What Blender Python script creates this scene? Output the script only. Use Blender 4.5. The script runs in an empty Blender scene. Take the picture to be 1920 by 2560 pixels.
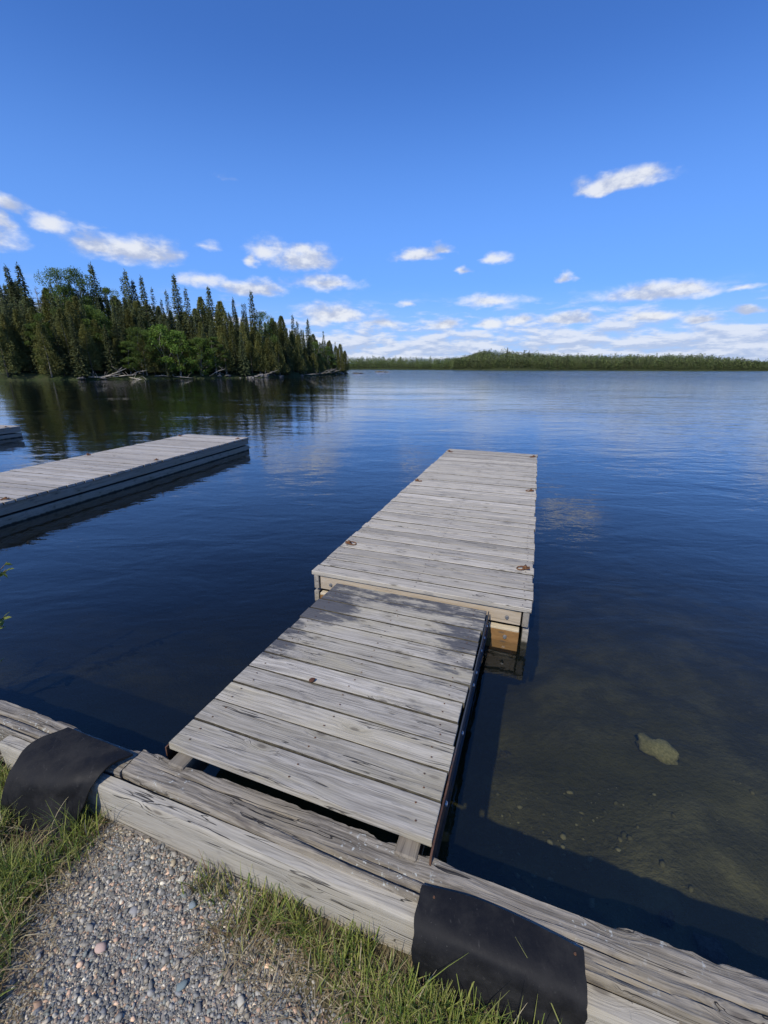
import bpy, bmesh, math, random
import numpy as np
from mathutils import Vector, Matrix, noise as mnoise

random.seed(11)
rng = np.random.default_rng(11)
scene = bpy.context.scene
col = scene.collection
R = math.radians

# ------------------------------------------------------------------ camera
cam_data = bpy.data.cameras.new("camera")
cam = bpy.data.objects.new("camera", cam_data)
col.objects.link(cam)
cam_data.sensor_fit = 'HORIZONTAL'
cam_data.sensor_width = 36.0
cam_data.lens = 36.0 * 1050 / 1920
cam_data.clip_start = 0.05
cam_data.clip_end = 6000
PITCH, ROLL = R(18.998), -0.0045
cam.matrix_world = Matrix.Translation((0, 0, 2.0)) @ Matrix.Rotation(R(90) - PITCH, 4, 'X') @ Matrix.Rotation(-ROLL, 4, 'Z')
scene.camera = cam

# ------------------------------------------------------------------ light
SUN_EL, SUN_AZ = R(47), R(208)          # azimuth clockwise from +Y: behind the camera, to its left
sdir = Vector((math.sin(SUN_AZ) * math.cos(SUN_EL), math.cos(SUN_AZ) * math.cos(SUN_EL), math.sin(SUN_EL)))
sun_data = bpy.data.lights.new("sun", 'SUN')
sun_data.energy = 4.2
sun_data.angle = R(0.53)
sun_data.color = (1.0, 0.93, 0.80)
sun = bpy.data.objects.new("sun", sun_data)
sun.rotation_euler = sdir.to_track_quat('Z', 'Y').to_euler()
sun.location = sdir * 50
col.objects.link(sun)

scene.view_settings.view_transform = 'Standard'
scene.view_settings.look = 'None'
scene.view_settings.gamma = 1.0
scene.view_settings.use_curve_mapping = False
scene.view_settings.exposure = 0.0
scene.cycles.use_denoising = True
scene.cycles.max_bounces = 5
scene.cycles.diffuse_bounces = 2
scene.cycles.glossy_bounces = 3
scene.cycles.transparent_max_bounces = 12
scene.cycles.use_adaptive_sampling = True
scene.cycles.adaptive_threshold = 0.02
scene.cycles.volume_bounces = 0
scene.cycles.caustics_reflective = False
scene.cycles.caustics_refractive = False
scene.cycles.sample_clamp_indirect = 6.0


# ------------------------------------------------------------------ node helpers
def N(nt, typ, ins=None, **props):
    n = nt.nodes.new('ShaderNode' + typ)
    for k, v in props.items():
        setattr(n, k, v)
    for k, v in (ins or {}).items():
        s = n.inputs[k]
        if isinstance(v, bpy.types.NodeSocket):
            nt.links.new(v, s)
        elif isinstance(v, bpy.types.Node):
            nt.links.new(v.outputs[0], s)
        else:
            s.default_value = v
    return n


def M(nt, op, a, b=None, c=None, clamp=False):
    ins = {0: a}
    if b is not None: ins[1] = b
    if c is not None: ins[2] = c
    return N(nt, 'Math', ins, operation=op, use_clamp=clamp).outputs[0]


def V(nt, op, a, b=None, c=None):
    ins = {0: a}
    if b is not None: ins[1] = b
    if c is not None: ins[2] = c
    n = N(nt, 'VectorMath', ins, operation=op)
    return n.outputs['Value'] if op in ('LENGTH', 'DISTANCE', 'DOT_PRODUCT') else n.outputs[0]


def step(nt, v, lo, hi, a=0.0, b=1.0):
    return N(nt, 'MapRange', {'Value': v, 'From Min': lo, 'From Max': hi, 'To Min': a, 'To Max': b}, interpolation_type='SMOOTHSTEP').outputs[0]


def mixc(nt, f, a, b, blend='MIX'):
    n = N(nt, 'Mix', None, data_type='RGBA', blend_type=blend)
    for s, v in ((n.inputs[0], f), (n.inputs[6], a), (n.inputs[7], b)):
        if isinstance(v, bpy.types.NodeSocket):
            nt.links.new(v, s)
        else:
            s.default_value = (tuple(v) + (1,))[:4] if isinstance(v, (tuple, list)) else v
    return n.outputs[2]


def noise(nt, vec, scale, detail=2.0, rough=0.5, dist=0.0, dims='3D'):
    return N(nt, 'TexNoise', {'Vector': vec, 'Scale': scale, 'Detail': detail, 'Roughness': rough, 'Distortion': dist}, noise_dimensions=dims).outputs[0]


def new_mat(name):
    m = bpy.data.materials.new(name)
    m.use_nodes = True
    nt = m.node_tree
    nt.nodes.clear()
    out = nt.nodes.new('ShaderNodeOutputMaterial')
    return m, nt, out


def principled(nt, out, color, rough=0.8, normal=None, spec=0.3, metallic=0.0, **kw):
    ins = {'Base Color': color if isinstance(color, bpy.types.NodeSocket) else (tuple(color) + (1,))[:4],
           'Roughness': rough, 'Specular IOR Level': spec, 'Metallic': metallic}
    ins.update(kw)
    if normal is not None: ins['Normal'] = normal
    b = N(nt, 'BsdfPrincipled', ins)
    nt.links.new(b.outputs[0], out.inputs[0])
    return b


# ------------------------------------------------------------------ world: clear blue sky with fair-weather clouds
# clouds: (azimuth, elevation, half width, half height, density) in radians
CLOUDS=[(0.437,0.3043,0.0783,0.0218,1.00),(0.404,0.2983,0.0506,0.0155,1.00),(0.475,0.3111,0.0383,0.0163,0.90),(-0.604,0.2217,0.0362,0.0204,0.80),(-0.640,0.2379,0.0390,0.0179,0.75),(-0.663,0.2130,0.0138,0.0329,0.60),(-0.488,0.1937,0.1062,0.0341,1.00),(-0.538,0.1971,0.0500,0.0238,1.00),(-0.439,0.1923,0.0606,0.0292,1.00),(-0.165,0.2000,0.0688,0.0336,1.00),(-0.168,0.2198,0.0330,0.0205,0.80),(-0.134,0.1636,0.0852,0.0242,0.95),(-0.274,0.1989,0.0159,0.0164,0.70),(-0.242,0.2169,0.0427,0.0253,0.45),(0.075,0.2150,0.0588,0.0209,1.00),(0.113,0.2244,0.0358,0.0164,1.00),(0.226,0.2057,0.0346,0.0175,0.80),(0.164,0.1874,0.0246,0.0096,0.80),(0.361,0.1646,0.0233,0.0135,0.85),(0.511,0.1290,0.0844,0.0220,0.95),(0.572,0.1300,0.0618,0.0193,1.00),(0.650,0.1304,0.0295,0.0073,0.60),(0.218,0.1302,0.0782,0.0191,0.75),(-0.108,0.1036,0.0877,0.0281,1.00),(-0.008,0.0911,0.0500,0.0179,0.85),(-0.276,0.1487,0.0807,0.0195,0.90),(-0.372,0.1573,0.0552,0.0187,0.70),(0.380,0.0932,0.0716,0.0155,1.00),(0.514,0.0900,0.0558,0.0145,1.00),(0.605,0.0832,0.0354,0.0118,1.00),(0.667,0.0934,0.0350,0.0103,0.95),(0.133,0.0879,0.0492,0.0154,0.90),(0.219,0.0862,0.0386,0.0164,1.00),(0.286,0.0932,0.0437,0.0137,0.80),(0.050,0.1285,0.0211,0.0092,0.70),(-0.355,0.2183,0.0238,0.0117,0.55),(-0.307,0.3242,0.0177,0.0103,0.35),(-0.525,0.2257,0.0251,0.0089,0.30),(-0.701,0.1887,0.0590,0.0328,1.00),(0.755,0.1515,0.0729,0.0325,1.00)]
world = bpy.data.worlds.new("World")
scene.world = world
world.use_nodes = True
world.cycles.sampling_method = 'MANUAL'
world.cycles.sample_map_resolution = 256
nt = world.node_tree
nt.nodes.clear()
wout = nt.nodes.new('ShaderNodeOutputWorld')
sky = N(nt, 'TexSky', None, sky_type='NISHITA')
sky.sun_disc = False
sky.sun_elevation = SUN_EL
sky.sun_rotation = SUN_AZ
sky.altitude = 300
sky.air_density = 1.0
sky.dust_density = 0.25
sky.ozone_density = 2.2
tc = N(nt, 'TexCoord').outputs['Generated']
dirv = V(nt, 'NORMALIZE', tc)
sep = N(nt, 'SeparateXYZ', {0: dirv})
dx, dy, dz = sep.outputs
az = M(nt, 'ARCTAN2', dx, dy)
el = M(nt, 'ARCSINE', dz)
ae = N(nt, 'CombineXYZ', {0: az, 1: el, 2: 0.0}).outputs[0]
# puffy noise field in direction space, stretched sideways
pf = V(nt, 'MULTIPLY', dirv, (1.0, 1.0, 1.9))
n_big = noise(nt, pf, 15.0, 7.0, 0.58, 0.0)
n_up = noise(nt, V(nt, 'ADD', pf, (-0.006, -0.008, 0.026)), 15.0, 7.0, 0.58, 0.0)
wig = N(nt, 'TexNoise', {'Vector': pf, 'Scale': 26.0, 'Detail': 3.0}).outputs['Color']
aew = V(nt, 'MULTIPLY_ADD', V(nt, 'SUBTRACT', wig, (0.5, 0.5, 0.5)), (0.05, 0.022, 0.0), ae)
cur = None
for (ca, ce, cw, ch, cd) in CLOUDS:
    q = V(nt, 'MULTIPLY_ADD', aew, (1 / cw, 1 / ch, 0), (-ca / cw, -ce / ch, 0))
    q = V(nt, 'MAXIMUM', q, V(nt, 'MULTIPLY', q, (-1.0, -1.7, 0.0)))    # flatter base than top
    ln = M(nt, 'MULTIPLY_ADD', V(nt, 'LENGTH', q), -cd, cd)      # cd*(1-len)
    cur = ln if cur is None else M(nt, 'SMOOTH_MAX', cur, ln, 0.15)
body = M(nt, 'MULTIPLY_ADD', M(nt, 'SUBTRACT', n_big, 0.46), 1.7, cur)
puff = step(nt, body, -0.05, 0.80)
puff = M(nt, 'MULTIPLY', puff, step(nt, cur, -0.5, 0.05))
# far sheet of clouds low over the horizon, all the way round
pl = V(nt, 'MULTIPLY', dirv, (1.0, 1.0, 4.0))
n_lay = noise(nt, pl, 12.0, 6.0, 0.58, 0.0)
n_lay_up = noise(nt, V(nt, 'ADD', pl, (-0.005, -0.005, 0.03)), 12.0, 6.0, 0.58, 0.0)
cover = N(nt, 'MapRange', {'Value': el, 'From Min': 0.03, 'From Max': 0.13, 'To Min': 0.22, 'To Max': -0.07}).outputs[0]
lay = step(nt, M(nt, 'ADD', n_lay, cover), 0.45, 0.70)
lay = M(nt, 'MULTIPLY', lay, step(nt, el, 0.16, 0.09))
lit = step(nt, M(nt, 'SUBTRACT', n_big, n_up), -0.13, 0.12)
lit2 = step(nt, M(nt, 'SUBTRACT', n_lay, n_lay_up), -0.10, 0.10)
c_puff = mixc(nt, lit, (4.9, 5.5, 7.1), (8.6, 8.8, 9.2))
c_lay = mixc(nt, lit2, (4.7, 5.6, 7.7), (7.8, 8.2, 9.2))
skyc = mixc(nt, 1.0, sky.outputs[0], (0.56, 1.02, 1.80), 'MULTIPLY')
skyc = mixc(nt, step(nt, el, 0.52, 0.14, 0.0, 0.62), skyc, (1.8, 4.1, 9.9))
skyc = mixc(nt, step(nt, el, 0.17, -0.02, 0.0, 0.75), skyc, (4.6, 6.2, 9.2))
c1 = mixc(nt, M(nt, 'MULTIPLY', lay, 0.85), skyc, c_lay)
c2 = mixc(nt, M(nt, 'MULTIPLY', puff, 0.90), c1, c_puff)
bg = N(nt, 'Background', {'Color': c2, 'Strength': 0.1})
nt.links.new(bg.outputs[0], wout.inputs[0])


# ------------------------------------------------------------------ object helpers
def tag(o, label=None, cat=None, group=None, kind=None):
    if label: o['label'] = label
    if cat: o['category'] = cat
    if group: o['group'] = group
    if kind: o['kind'] = kind
    return o


def empty(name, loc=(0, 0, 0), rz=0.0, rx=0.0):
    o = bpy.data.objects.new(name, None)
    o.empty_display_size = 0.1
    col.objects.link(o)
    o.location = loc
    o.rotation_euler = (rx, 0, rz)
    return o


def obj(name, me, mat=None, parent=None, loc=(0, 0, 0), rot=(0, 0, 0), scale=(1, 1, 1)):
    o = bpy.data.objects.new(name, me)
    col.objects.link(o)
    if mat is not None and len(me.materials) == 0:
        me.materials.append(mat)
    o.parent = parent
    o.location = loc
    o.rotation_euler = rot
    o.scale = scale
    return o


def mesh(name, verts, faces, smooth=False):
    me = bpy.data.meshes.new(name)
    me.from_pydata([tuple(v) for v in verts], [], [tuple(f) for f in faces])
    me.update()
    if smooth:
        me.polygons.foreach_set('use_smooth', [True] * len(me.polygons))
    return me


def mesh_np(name, verts, faces, colors=None, smooth=False):
    """verts (n,3), faces (m,k) with k fixed, optional per-vertex colours"""
    verts = np.asarray(verts, np.float32); faces = np.asarray(faces, np.int32)
    k = faces.shape[1]
    me = bpy.data.meshes.new(name)
    me.vertices.add(len(verts)); me.vertices.foreach_set('co', verts.ravel())
    me.loops.add(faces.size); me.loops.foreach_set('vertex_index', faces.ravel())
    me.polygons.add(len(faces))
    me.polygons.foreach_set('loop_start', np.arange(0, faces.size, k, dtype=np.int32))
    me.polygons.foreach_set('loop_total', np.full(len(faces), k, np.int32))
    me.update(calc_edges=True)
    if colors is not None:
        at = me.color_attributes.new('tint', 'FLOAT_COLOR', 'POINT')
        c4 = np.ones((len(verts), 4), np.float32); c4[:, :3] = colors
        at.data.foreach_set('color', c4.ravel())
    if smooth:
        me.polygons.foreach_set('use_smooth', np.ones(len(faces), bool))
    me.validate()
    return me


def bm_mesh(name, bm, smooth=False):
    me = bpy.data.meshes.new(name)
    bmesh.ops.recalc_face_normals(bm, faces=bm.faces)
    bm.to_mesh(me); bm.free()
    if smooth:
        me.polygons.foreach_set('use_smooth', [True] * len(me.polygons))
    return me


def box(name, sx, sy, sz, bevel=0.004, seg=1):
    bm = bmesh.new()
    bmesh.ops.create_cube(bm, size=1)
    bmesh.ops.scale(bm, verts=bm.verts, vec=(sx, sy, sz))
    if bevel:
        bmesh.ops.bevel(bm, geom=bm.edges[:], offset=bevel, segments=seg, affect='EDGES', profile=0.5)
    return bm_mesh(name, bm)


def tube(name, pts, radii, n=7, cap=True):
    vs, fs = [], []
    for i, p in enumerate(pts):
        p = Vector(p)
        d = (Vector(pts[min(i + 1, len(pts) - 1)]) - Vector(pts[max(i - 1, 0)])).normalized()
        a = d.cross(Vector((0.3, 0.2, 1)) if abs(d.z) < 0.9 else Vector((1, 0, 0))).normalized()
        b = d.cross(a)
        r = radii[i] if hasattr(radii, '__len__') else radii
        for k in range(n):
            t = 2 * math.pi * k / n
            vs.append(p + a * math.cos(t) * r + b * math.sin(t) * r)
    for i in range(len(pts) - 1):
        for k in range(n):
            fs.append((i * n + k, i * n + (k + 1) % n, (i + 1) * n + (k + 1) % n, (i + 1) * n + k))
    if cap:
        fs.append(tuple(range(n))[::-1]); fs.append(tuple((len(pts) - 1) * n + k for k in range(n)))
    return vs, fs


def join(parts):
    vs, fs = [], []
    for v, f in parts:
        b = len(vs)
        vs += list(v); fs += [tuple(i + b for i in q) for q in f]
    return vs, fs


def fbm(x, y, z=0.0, o=4):
    return mnoise.fractal(Vector((x, y, z)), 1.0, 2.0, o)


def rock_mesh(name, seed, flat=0.7, sub=3, rough=0.28):
    bm = bmesh.new()
    bmesh.ops.create_icosphere(bm, subdivisions=sub, radius=1)
    for v in bm.verts:
        c = v.co.normalized()
        d = 1 + rough * fbm(c.x * 1.3 + seed, c.y * 1.3, c.z * 1.3, 4)
        v.co = c * d
        v.co.z *= flat
    return bm_mesh(name, bm, smooth=True)


# ------------------------------------------------------------------ materials
def wood(name, light, dark, warm=(0.40, 0.36, 0.28), crack=0.5, contrast=1.0, stain=None, stain_amt=0.35, stain_col=(0.07, 0.072, 0.08),
         lichen=0.0, long_axis='X', bump=1.0, space=None, knots=True, tone=0.16, fine=1.0):
    """weathered plank: grain along the piece's long axis, knots, hairline checks, weather stains, a tone of its own per piece"""
    m, nt, out = new_mat(name)
    tcn = N(nt, 'TexCoord')
    rnd = N(nt, 'ObjectInfo').outputs['Random']
    off = N(nt, 'CombineXYZ', {0: M(nt, 'MULTIPLY', rnd, 37.0), 1: M(nt, 'MULTIPLY', rnd, 91.7), 2: M(nt, 'MULTIPLY', rnd, 13.3)}).outputs[0]
    co = V(nt, 'ADD', tcn.outputs['Object'], off)
    if long_axis == 'Y':
        s = N(nt, 'SeparateXYZ', {0: co}).outputs
        co = N(nt, 'CombineXYZ', {0: s[1], 1: s[0], 2: s[2]}).outputs[0]
    warp = N(nt, 'TexNoise', {'Vector': V(nt, 'MULTIPLY', co, (1.0, 3.0, 3.0)), 'Scale': 2.2, 'Detail': 2.0}).outputs['Color']
    cw = V(nt, 'MULTIPLY_ADD', V(nt, 'SUBTRACT', warp, (0.5, 0.5, 0.5)), (0.0, 0.045, 0.045), co)
    sk = N(nt, 'SeparateXYZ', {0: co}).outputs
    ck = N(nt, 'CombineXYZ', {0: sk[0], 1: M(nt, 'ADD', sk[1], sk[2]), 2: 0.0}).outputs[0]
    kn = N(nt, 'TexVoronoi', {'Vector': V(nt, 'MULTIPLY', ck, (2.9, 8.0, 0.0)), 'Scale': 1.0, 'Randomness': 1.0}, voronoi_dimensions='2D')
    keep = step(nt, N(nt, 'SeparateColor', {0: kn.outputs['Color']}).outputs[0], 0.58, 0.66)
    kd = kn.outputs['Distance']
    kmask = M(nt, 'MULTIPLY', step(nt, kd, 0.10, 0.04), keep)
    khalo = M(nt, 'MULTIPLY', step(nt, kd, 0.34, 0.08), keep)
    if not knots:
        kmask = M(nt, 'MULTIPLY', kmask, 0.0); khalo = M(nt, 'MULTIPLY', khalo, 0.0)
    # grain lines swirl round the knots
    swirl = M(nt, 'MULTIPLY', khalo, 0.02)
    cg = V(nt, 'ADD', cw, N(nt, 'CombineXYZ', {0: 0.0, 1: swirl, 2: swirl}).outputs[0])
    g1 = noise(nt, V(nt, 'MULTIPLY', cg, (1.3 * fine, 38.0 * fine, 38.0 * fine)), 1.0, 4.0, 0.6)
    g2 = noise(nt, V(nt, 'MULTIPLY', cg, (5.0, 150.0, 150.0)), 1.0, 3.0, 0.6)
    blotch = noise(nt, V(nt, 'MULTIPLY', co, (1.2, 3.5, 3.5)), 2.0, 4.0, 0.6)
    cn = noise(nt, V(nt, 'MULTIPLY', cg, (0.9, 34.0, 34.0)), 1.0, 2.0, 0.5)
    line = step(nt, M(nt, 'ABSOLUTE', M(nt, 'SUBTRACT', cn, 0.56)), 0.014, 0.003)
    line = M(nt, 'MULTIPLY', line, step(nt, noise(nt, V(nt, 'MULTIPLY', co, (2.0, 9.0, 9.0)), 1.0, 2.0), 0.46, 0.60))
    gg = M(nt, 'ADD', M(nt, 'MULTIPLY', g1, 0.6), M(nt, 'MULTIPLY', g2, 0.4))
    c = mixc(nt, step(nt, gg, 0.5 - 0.22 / contrast, 0.5 + 0.2 / contrast), dark, light)
    c = mixc(nt, M(nt, 'MULTIPLY', step(nt, blotch, 0.42, 0.72), 0.62), c, warm)
    tn = M(nt, 'MULTIPLY_ADD', M(nt, 'FRACT', M(nt, 'MULTIPLY', rnd, 7.31)), tone * 2, 1.0 - tone)
    c = mixc(nt, 1.0, c, N(nt, 'CombineColor', {0: tn, 1: tn, 2: tn}).outputs[0], 'MULTIPLY')
    wt = M(nt, 'MULTIPLY', M(nt, 'FRACT', M(nt, 'MULTIPLY', rnd, 3.77)), 0.30)
    c = mixc(nt, wt, c, warm)
    c = mixc(nt, M(nt, 'MULTIPLY', khalo, 0.38), c, tuple(v * 0.75 for v in warm))
    c = mixc(nt, M(nt, 'MULTIPLY', kmask, 0.62), c, (0.085, 0.07, 0.055))
    sco = space(nt) if space else co
    sn = noise(nt, V(nt, 'MULTIPLY', sco, (1.0, 2.2, 2.2)), 3.2, 5.0, 0.68)
    sm = step(nt, sn, 0.56, 0.70)
    sm = M(nt, 'MULTIPLY', sm, stain_amt)
    if stain:
        sm = M(nt, 'MAXIMUM', sm, stain(nt, sco, g1))
    c = mixc(nt, sm, c, stain_col)
    if lichen:
        li = M(nt, 'MULTIPLY', step(nt, noise(nt, co, 46.0, 3.0, 0.6), 0.60, 0.68), step(nt, noise(nt, co, 3.0, 2.0), 0.45, 0.62))
        c = mixc(nt, M(nt, 'MULTIPLY', li, lichen), c, (0.50, 0.53, 0.50))
    c = mixc(nt, M(nt, 'MULTIPLY', line, crack), c, (0.03, 0.027, 0.025))
    h = M(nt, 'SUBTRACT', M(nt, 'ADD', M(nt, 'MULTIPLY', g1, 0.6), M(nt, 'MULTIPLY', g2, 0.35)), M(nt, 'MULTIPLY', line, 0.8 * crack))
    bp = N(nt, 'Bump', {'Strength': min(1.0, 0.8 * bump), 'Distance': 0.004 * bump, 'Height': h})
    principled(nt, out, c, 0.86, bp.outputs[0], 0.25)
    return m


def dark_edges(me_, mat_main, mat_edge, keep_front=False):
    """gives the long side faces of a board a darker material"""
    me_.materials.clear(); me_.materials.append(mat_main); me_.materials.append(mat_edge)
    for p in me_.polygons:
        if abs(p.normal.y) > 0.75 and not (keep_front and p.normal.y < 0):
            p.material_index = 1
    return me_


def plain(name, color, rough=0.6, metallic=0.0, spec=0.4, var=0.25, scale=14.0, color2=None, bump=0.0, obj_random=0.0, detail=4.0, lo=0.35, hi=0.65):
    m, nt, out = new_mat(name)
    co = N(nt, 'TexCoord').outputs['Object']
    if obj_random:
        rnd = N(nt, 'ObjectInfo').outputs['Random']
        co = V(nt, 'ADD', co, N(nt, 'CombineXYZ', {0: M(nt, 'MULTIPLY', rnd, 50.0), 1: rnd, 2: rnd}).outputs[0])
    n = noise(nt, co, scale, detail, 0.6)
    c2 = color2 or tuple(v * (1 - var) for v in color)
    c = mixc(nt, step(nt, n, lo, hi), color, c2)
    if obj_random:
        tn = M(nt, 'MULTIPLY_ADD', M(nt, 'FRACT', M(nt, 'MULTIPLY', rnd, 9.17)), obj_random * 2, 1 - obj_random)
        c = mixc(nt, 1.0, c, N(nt, 'CombineColor', {0: tn, 1: tn, 2: tn}).outputs[0], 'MULTIPLY')
    nm = None
    if bump:
        nm = N(nt, 'Bump', {'Strength': 0.7, 'Distance': bump, 'Height': noise(nt, co, scale * 2.5, 5.0, 0.65)}).outputs[0]
    principled(nt, out, c, rough, nm, spec, metallic)
    return m


def tinted(name, rough=0.8, spec=0.25, translucent=0.0, var=0.0, scale=40.0, bump=0.0):
    """colour comes from each piece's own tint attribute"""
    m, nt, out = new_mat(name)
    c = N(nt, 'Attribute', None, attribute_name='tint').outputs['Color']
    if var:
        co = N(nt, 'TexCoord').outputs['Object']
        v = step(nt, noise(nt, co, scale, 4.0, 0.65), 0.3, 0.7, 1 - var, 1 + var)
        c = mixc(nt, 1.0, c, N(nt, 'CombineColor', {0: v, 1: v, 2: v}).outputs[0], 'MULTIPLY')
    b = principled(nt, out, c, rough, None, spec)
    if translucent:
        t = N(nt, 'BsdfTranslucent', {'Color': c})
        mx = N(nt, 'MixShader', {0: translucent, 1: b.outputs[0], 2: t.outputs[0]})
        nt.links.new(mx.outputs[0], out.inputs[0])
    return m


def foliage(name, a, b, translucent=0.25, hue=0.5):
    """leaf or needle colour varying through the crown and from tree to tree"""
    m, nt, out = new_mat(name)
    rnd = N(nt, 'ObjectInfo').outputs['Random']
    co = N(nt, 'TexCoord').outputs['Object']
    n = noise(nt, V(nt, 'ADD', co, N(nt, 'CombineXYZ', {0: M(nt, 'MULTIPLY', rnd, 60.0), 1: 0.0, 2: 0.0}).outputs[0]), 1.1, 5.0, 0.7)
    f = M(nt, 'ADD', M(nt, 'MULTIPLY', step(nt, n, 0.3, 0.7), 1 - hue), M(nt, 'MULTIPLY', rnd, hue))
    c = mixc(nt, f, a, b)
    tn = M(nt, 'MULTIPLY_ADD', M(nt, 'FRACT', M(nt, 'MULTIPLY', rnd, 5.3)), 0.5, 0.75)
    c = mixc(nt, 1.0, c, N(nt, 'CombineColor', {0: tn, 1: tn, 2: tn}).outputs[0], 'MULTIPLY')
    bs = principled(nt, out, c, 0.75, None, 0.2)
    if translucent:
        t = N(nt, 'BsdfTranslucent', {'Color': c})
        mx = N(nt, 'MixShader', {0: translucent, 1: bs.outputs[0], 2: t.outputs[0]})
        nt.links.new(mx.outputs[0], out.inputs[0])
    return m


GREY_L, GREY_D = (0.475, 0.435, 0.368), (0.245, 0.222, 0.184)
m_deck = wood('weathered deck wood', GREY_L, GREY_D, (0.41, 0.37, 0.29), crack=0.85, contrast=1.35, stain_amt=0.45, tone=0.24, fine=1.3)
m_deck_far = wood('weathered deck wood, greyer', (0.43, 0.405, 0.37), (0.24, 0.225, 0.205), (0.36, 0.32, 0.26), crack=0.55, stain_amt=0.3)
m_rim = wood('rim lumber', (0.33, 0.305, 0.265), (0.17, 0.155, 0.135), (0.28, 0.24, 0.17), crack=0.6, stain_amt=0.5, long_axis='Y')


def tide_line(nt, sco, g):
    """black algae up to a ragged line above the water"""
    z = N(nt, 'SeparateXYZ', {0: sco}).outputs[2]
    n = noise(nt, V(nt, 'MULTIPLY', sco, (9.0, 9.0, 3.0)), 2.0, 5.0, 0.7)
    return M(nt, 'MULTIPLY', step(nt, M(nt, 'ADD', z, M(nt, 'MULTIPLY', n, 0.05)), 0.025, 0.0), 0.95)


m_rim_low = wood('rim lumber at the waterline', (0.36, 0.335, 0.29), (0.20, 0.185, 0.16), (0.30, 0.26, 0.18), crack=0.6, stain_amt=0.4, stain=tide_line, stain_col=(0.018, 0.017, 0.012), long_axis='Y', space=lambda nt: N(nt, 'TexCoord').outputs['Object'])
m_rim_fresh = wood('pale end lumber', (0.50, 0.43, 0.335), (0.36, 0.30, 0.22), (0.40, 0.30, 0.18), crack=0.4, stain_amt=0.15)
m_rim_wet = wood('wet stained lumber', (0.33, 0.19, 0.075), (0.20, 0.105, 0.04), (0.26, 0.14, 0.05), crack=0.4, stain_amt=0.45, stain_col=(0.06, 0.04, 0.02))
m_rim_top = wood('pale ledge lumber', (0.60, 0.52, 0.38), (0.47, 0.40, 0.28), (0.52, 0.43, 0.28), crack=0.5, stain_amt=0.1)
m_timber = wood('rotten shore timber', (0.30, 0.272, 0.23), (0.085, 0.075, 0.064), (0.24, 0.205, 0.145), crack=1.0, contrast=1.7, stain_amt=0.7, stain_col=(0.10, 0.087, 0.077), lichen=0.6, bump=2.4, knots=True, fine=2.0)
m_plank = wood('pale shore plank', (0.38, 0.36, 0.315), (0.235, 0.22, 0.19), (0.36, 0.32, 0.24), crack=0.95, contrast=1.5, stain_amt=0.6, stain_col=(0.15, 0.14, 0.13), bump=1.4, fine=1.6)
m_board_side = plain('dark board sides', (0.05, 0.045, 0.036), 0.95, color2=(0.10, 0.09, 0.065), scale=20, spec=0.1)  # darker tone for the long board sides along the gaps
m_black = plain('dark float', (0.02, 0.02, 0.022), 0.7)
m_rust = plain('rusty iron', (0.22, 0.10, 0.04), 0.8, 0.2, 0.3, color2=(0.08, 0.04, 0.02), scale=60, bump=0.001)
m_galv = plain('galvanised bolt', (0.40, 0.41, 0.42), 0.5, 0.8, 0.5, var=0.4, scale=60)
m_soil = None


def ramp_space(ob):
    def f(nt):
        return N(nt, 'TexCoord', None, object=ob).outputs['Object']
    return f


def ramp_stain(nt, sco, g):
    """dark tide of mildew on the lake end of the gangway, mostly towards its two edges"""
    s = N(nt, 'SeparateXYZ', {0: sco}).outputs
    x, y = s[0], s[1]
    L = M(nt, 'MULTIPLY', step(nt, x, 0.62, 0.05), step(nt, y, 0.95, 1.30))
    L2 = M(nt, 'MULTIPLY', step(nt, x, 0.35, 0.02), step(nt, y, 0.62, 0.80))
    Rr = M(nt, 'MULTIPLY', step(nt, x, 0.72, 1.2), step(nt, y, 0.62, 1.05))
    E = M(nt, 'MULTIPLY', step(nt, y, 1.50, 1.62), 0.75)
    f = M(nt, 'MAXIMUM', M(nt, 'MAXIMUM', L, M(nt, 'MULTIPLY', Rr, 0.66)), M(nt, 'MAXIMUM', E, M(nt, 'MULTIPLY', L2, 0.7)))
    rb = N(nt, 'ObjectInfo').outputs['Random']                # every board soaked it up differently
    sco = V(nt, 'ADD', sco, N(nt, 'CombineXYZ', {0: M(nt, 'MULTIPLY', rb, 5.0), 1: 0.0, 2: 0.0}).outputs[0])
    n = noise(nt, V(nt, 'MULTIPLY', sco, (3.0, 9.0, 1.0)), 1.6, 8.0, 0.7)
    v = M(nt, 'ADD', M(nt, 'MULTIPLY', f, 0.55), M(nt, 'ADD', M(nt, 'MULTIPLY', M(nt, 'SUBTRACT', n, 0.5), 1.5), M(nt, 'ADD', M(nt, 'MULTIPLY', M(nt, 'SUBTRACT', g, 0.5), 0.3), M(nt, 'MULTIPLY_ADD', rb, 0.16, -0.08))))
    return M(nt, 'MULTIPLY', step(nt, v, 0.16, 0.46), 0.93)


# ------------------------------------------------------------------ terrain
def seg_dist(px, py, poly):
    """signed distance (positive inside) of points to a closed polygon"""
    poly = np.asarray(poly, float)
    best = np.full(px.shape, 1e9); inside = np.zeros(px.shape, bool)
    for (x0, y0), (x1, y1) in zip(poly, np.roll(poly, -1, 0)):
        dx_, dy_ = x1 - x0, y1 - y0
        t = np.clip(((px - x0) * dx_ + (py - y0) * dy_) / (dx_ * dx_ + dy_ * dy_ + 1e-12), 0, 1)
        best = np.minimum(best, np.hypot(px - x0 - t * dx_, py - y0 - t * dy_))
        cond = ((y0 > py) != (y1 > py)) & (px < (x1 - x0) * (py - y0) / (y1 - y0 + 1e-12) + x0)
        inside ^= cond
    return np.where(inside, best, -best)


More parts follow.
